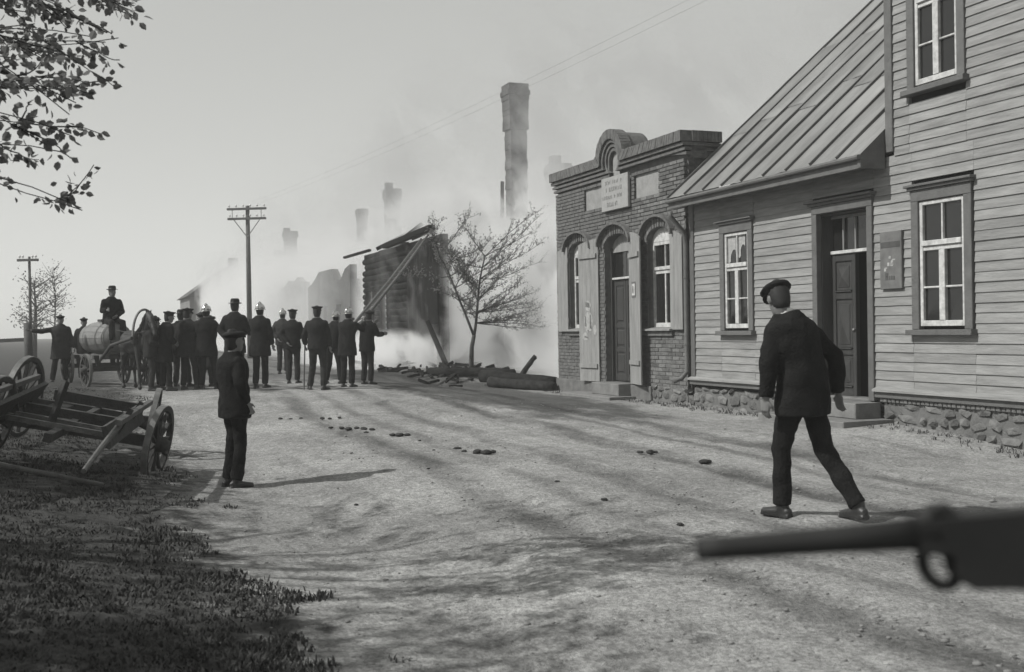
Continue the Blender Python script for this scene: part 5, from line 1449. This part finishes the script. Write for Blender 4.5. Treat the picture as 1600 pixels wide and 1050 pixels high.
def plain_tree(label, x, y, h, cr, seed, nleaf=1500, ls=.09, trunk_r=.14, group=None, name='tree'):
    rr = random.Random(seed); t = thing(name, label, 'tree', gp(x, y, -.1), 0, group)
    tr = MB(); tw = MB(); tr.tube([(0, 0, 0), (.05, 0, h * .3), (.1, .05, h * .6), (.05, 0, h * .92)], [trunk_r, trunk_r * .8, trunk_r * .5, trunk_r * .15], 9)
    ends = []
    for i in range(46):
        z = h * rr.uniform(.32, .9); a = rr.uniform(0, 2 * PI); l = cr * rr.uniform(.5, 1.0) * (1.15 - abs(z / h - .6))
        pts, ra, dd = branch(tw if i > 9 else tr, (.06, 0, z), (math.cos(a), math.sin(a), rr.uniform(.1, .9)), l, trunk_r * .28 if i < 10 else .02, 6, rr, .16, .03); ends += pts[2:]
    tr.obj('trunk', M_bark, t, True); tag(tw.obj('twigs', M_twig, t), kind='stuff')
    v = []; f = []
    for i in range(nleaf):
        c = rr.choice(ends) + Vector((rr.gauss(0, .22), rr.gauss(0, .22), rr.gauss(0, .2))); s_ = ls * rr.uniform(.6, 1.2)
        a = Vector((rr.gauss(0, 1), rr.gauss(0, 1), rr.gauss(0, 1))).normalized(); b_ = a.orthogonal().normalized(); i = len(v)
        v += [c - a * s_, c + b_ * s_ * .55, c + a * s_, c - b_ * s_ * .55]; f.append((i, i + 1, i + 2, i + 3))
    me = bpy.data.meshes.new('crown'); me.from_pydata([tuple(a) for a in v], [], f); me.materials.append(M_leaf); tag(ob('crown', me, t), kind='stuff')
plain_tree('hazy bare-looking tree beyond the verge at the far left', -24.6, 56, 4.4, 1.5, 21, 700, .07)
pt = thing('gate_post', 'dark rough wooden post at the left edge behind the wagon', 'post', gp(-11.75, 26.4, -.1))
b = MB(); b.tube([(0, 0, 0), (.02, 0, .7), (.0, 0, 1.45)], [.11, .10, .09], 9); b.obj('shaft', M_pole, pt, True)
b = MB(); b.beam((-1.6, .05, 1.0), (.1, .0, 1.05), .06, .09); b.obj('rail', M_pole, pt)
plain_tree('faint slender tree beside the far short armed pole', -21.9, 52, 4.9, 1.0, 22, 260, .05, .05)
plain_tree('bushy verge tree outside the picture, its shade lying over the grass', -10.2, 9.0, 5.6, 2.3, 24, 5200, .075, .22)
plain_tree('second verge tree outside the picture, nearer to us', -7.0, 3.2, 5.8, 2.2, 25, 4800, .07, .2)

# ------------------------------------------------------------------ the man at the right edge and his pistol
gunner = person('man just outside the right edge, stretching his arm and pistol into view', (1.03, .97, -.02), face_dir(-1, 0), 1.78, 'flatcap',
       arms=('down', ((.20, .24, 1.20), (.175, .50, 1.265))), legs=('stand', 'stand'), hem=.78, near=True, vox=.013, coat_m=M_cloth, trous_m=M_cloth)
pis = thing('pistol', 'blurred dark pistol with long barrel and ring trigger guard at the right edge', 'pistol', (.134, .80, 1.285), 0, rot=(0, math.radians(-2.6), 0))
b = MB(); b.tube([(0, 0, 0), (.02, 0, 0), (.10, 0, .001), (.175, 0, .002)], [.0088, .0090, .0104, .0128], 14); b.obj('barrel', M_gun, pis, True)
b = MB(); b.tube([(-.0008, 0, 0), (.0, 0, 0)], .006, 10); b.obj('muzzle', M_dark, pis)
b = MB(); b.prism([(.160, -.012), (.184, -.013), (.186, -.030), (.198, -.040), (.226, -.041), (.250, -.044), (.290, -.056), (.290, .017), (.21, .014), (.160, .013)], -.012, .012); b.obj('frame', M_gun, pis)
b = MB(); b.tube([(.177 + .0115 * math.cos(t) + .004 * math.sin(t) * -1, 0, -.0235 + .0145 * math.sin(t)) for t in [2 * PI * i / 24 for i in range(25)]], [(.0050, .006)] * 25, 8); b.obj('trigger_guard', M_gun, pis, True)
b = MB(); b.tube([(.168, 0, .010), (.174, 0, .0185), (.182, 0, .0185), (.190, 0, .010)], .006, 8, round_ends=True); b.obj('hammer', M_gun, pis, True)
b = MB(); b.tube([(.272, 0, -.02), (.290, 0, -.05), (.300, 0, -.09)], [(.014, .022), (.016, .024), (.016, .022)], 12, side=(0, 1, 0), round_ends=True); b.obj('grip', M_wagon, pis, True)

# ------------------------------------------------------------------ haze and smoke
def volume_mat(name, build, color=.9, aniso=.25):
    m = bpy.data.materials.new(name); m.use_nodes = True; t = m.node_tree; t.nodes.clear(); n = t.nodes
    o = n.new('ShaderNodeOutputMaterial'); p = n.new('ShaderNodeVolumePrincipled')
    p.inputs['Color'].default_value = gray(color); p.inputs['Anisotropy'].default_value = aniso
    t.links.new(p.outputs[0], o.inputs['Volume'])
    d = build(t, n)
    if isinstance(d, tuple): t.links.new(d[1], p.inputs['Color']); d = d[0]
    if isinstance(d, float): p.inputs['Density'].default_value = d
    else: t.links.new(d, p.inputs['Density'])
    return m
hz_ = MB(); hz_.box(-330, 330, -20, 345, -1.6, 13.5)
hb = hz_.obj('haze', volume_mat('haze', lambda t, n: .0017, .97, .0)); tag(hb, 'thin grey smoke haze hanging over the whole street', kind='stuff')
def smoke_density(t, n):
    L = t.links.new
    tc = n.new('ShaderNodeTexCoord'); sx = n.new('ShaderNodeSeparateXYZ'); L(tc.outputs['Object'], sx.inputs[0]); U, Y, Z = sx.outputs
    def ma(op, a, b=None, clamp=False):
        k = n.new('ShaderNodeMath'); k.operation = op; k.use_clamp = clamp
        for i, x in enumerate((a, b)):
            if x is None: continue
            if isinstance(x, (int, float)): k.inputs[i].default_value = x
            else: L(x, k.inputs[i])
        return k.outputs[0]
    def mr(x, a, b, c, d):
        k = n.new('ShaderNodeMapRange'); k.interpolation_type = 'SMOOTHSTEP'; L(x, k.inputs[0])
        for i, q in enumerate((a, b, c, d)): k.inputs[i + 1].default_value = q
        return k.outputs[0]
    cx = n.new('ShaderNodeCombineXYZ'); L(ma('ADD', U, ma('MULTIPLY', Z, .7)), cx.inputs[0]); L(Y, cx.inputs[1]); L(ma('MULTIPLY', Z, .8), cx.inputs[2])
    nz = n.new('ShaderNodeTexNoise'); nz.inputs['Scale'].default_value = .30; nz.inputs['Detail'].default_value = 4; nz.inputs['Roughness'].default_value = .6; nz.inputs['Distortion'].default_value = .6
    L(cx.outputs[0], nz.inputs['Vector']); N = nz.outputs[0]
    n2 = n.new('ShaderNodeTexNoise'); n2.inputs['Scale'].default_value = .85; n2.inputs['Detail'].default_value = 4; n2.inputs['Roughness'].default_value = .62; n2.inputs['Distortion'].default_value = .9
    L(cx.outputs[0], n2.inputs['Vector']); F = n2.outputs[0]
    W = ma('ADD', ma('MULTIPLY', N, .62), ma('MULTIPLY', F, .38))
    zw = ma('ADD', Z, ma('ADD', ma('MULTIPLY', ma('SUBTRACT', N, .5), 8.0), ma('MULTIPLY', ma('SUBTRACT', F, .5), 4.0)))      # ragged tops
    back = mr(Y, -.3, 1.2, 0, 1)
    gap = ma('MULTIPLY', ma('MULTIPLY', mr(U, -15.4, -14.0, 0, 1), mr(U, -7.2, -6.2, 1, 0)), mr(zw, 3.2, 5.6, 1, 0))
    gap = ma('MULTIPLY', gap, mr(Y, .5, 2.2, 0, 1))
    bh = ma('MULTIPLY', ma('MULTIPLY', mr(U, -29, -25, 0, 1), mr(U, -14.5, -13, 1, 0)), mr(zw, 4.4, 7.0, 1, 0))
    bh = ma('MULTIPLY', bh, back)
    far = ma('MULTIPLY', ma('MULTIPLY', mr(U, -28, -24, 1, 0), mr(zw, 3.0, 7.5, 1, 0)), ma('MAXIMUM', back, mr(U, -48, -38, 1, .10)))
    hi = ma('MULTIPLY', mr(zw, 5, 15, 1, 0), ma('MULTIPLY', back, mr(W, .48, .55, 0, 1)))
    # low rolls of smoke at the foot of the burning front
    low = ma('MULTIPLY', ma('MULTIPLY', mr(U, -24, -22, 0, 1), mr(U, -16.0, -14.0, 1, 0)), ma('MULTIPLY', mr(ma('ADD', Z, ma('MULTIPLY', ma('SUBTRACT', W, .5), 4.0)), .6, 1.5, 1, 0), mr(Y, -3.2, -1.8, 0, 1)))
    s1 = ma('MULTIPLY', gap, mr(W, .465, .525, .08, 4.5))
    s2 = ma('MULTIPLY', bh, mr(W, .462, .525, .02, 3.4))
    s3 = ma('MULTIPLY', far, mr(W, .43, .53, .06, 1.0))
    hi = ma('MULTIPLY', hi, ma('MULTIPLY', ma('MAXIMUM', mr(U, -7, -6, 1, 0), mr(Y, 3, 6, 0, 1)), mr(U, -30, -24, .25, 1)))
    s4 = ma('MULTIPLY', hi, .32)
    s5 = ma('MULTIPLY', low, mr(W, .45, .52, .0, 5.0))
    d = ma('ADD', ma('ADD', s1, s2), ma('ADD', ma('ADD', s3, s4), s5))
    # fade out towards the faces of the box
    e = ma('MULTIPLY', ma('MULTIPLY', mr(U, -78, -66, 0, 1), ma('MAXIMUM', mr(Z, 9.5, 12.3, 1, 0), ma('MULTIPLY', mr(U, -31, -27.5, 1, 0), mr(Z, 11, 15.5, 1, 0)))), ma('MAXIMUM', mr(Y, 9, 12, 1, 0), ma('MULTIPLY', mr(U, -31, -27.5, 1, 0), mr(Y, 16, 23, 1, 0))))
    cc = n.new('ShaderNodeCombineColor'); c_ = mr(zw, 3.5, 9.0, .96, .62)
    for k in range(3): L(c_, cc.inputs[k])
    return ma('MULTIPLY', d, e), cc.outputs[0]
smm = volume_mat('smoke', smoke_density, .93, .0)
for (x0, x1, y0, y1, z1), lab_ in (((-27, 2.5, -3.6, 12, 12.5), 'thick pale smoke billowing round the charred house and beside the shop'), ((-78, -27.01, -2, 23, 15.6), 'paler drifting smoke over the far ruins up the street')):
    sm = MB(); sm.box(x0, x1, y0, y1, -.6, z1)
    smo = sm.obj('smoke', smm); smo.location = O; smo.rotation_euler = (0, 0, ROW)
    tag(smo, lab_, kind='stuff')
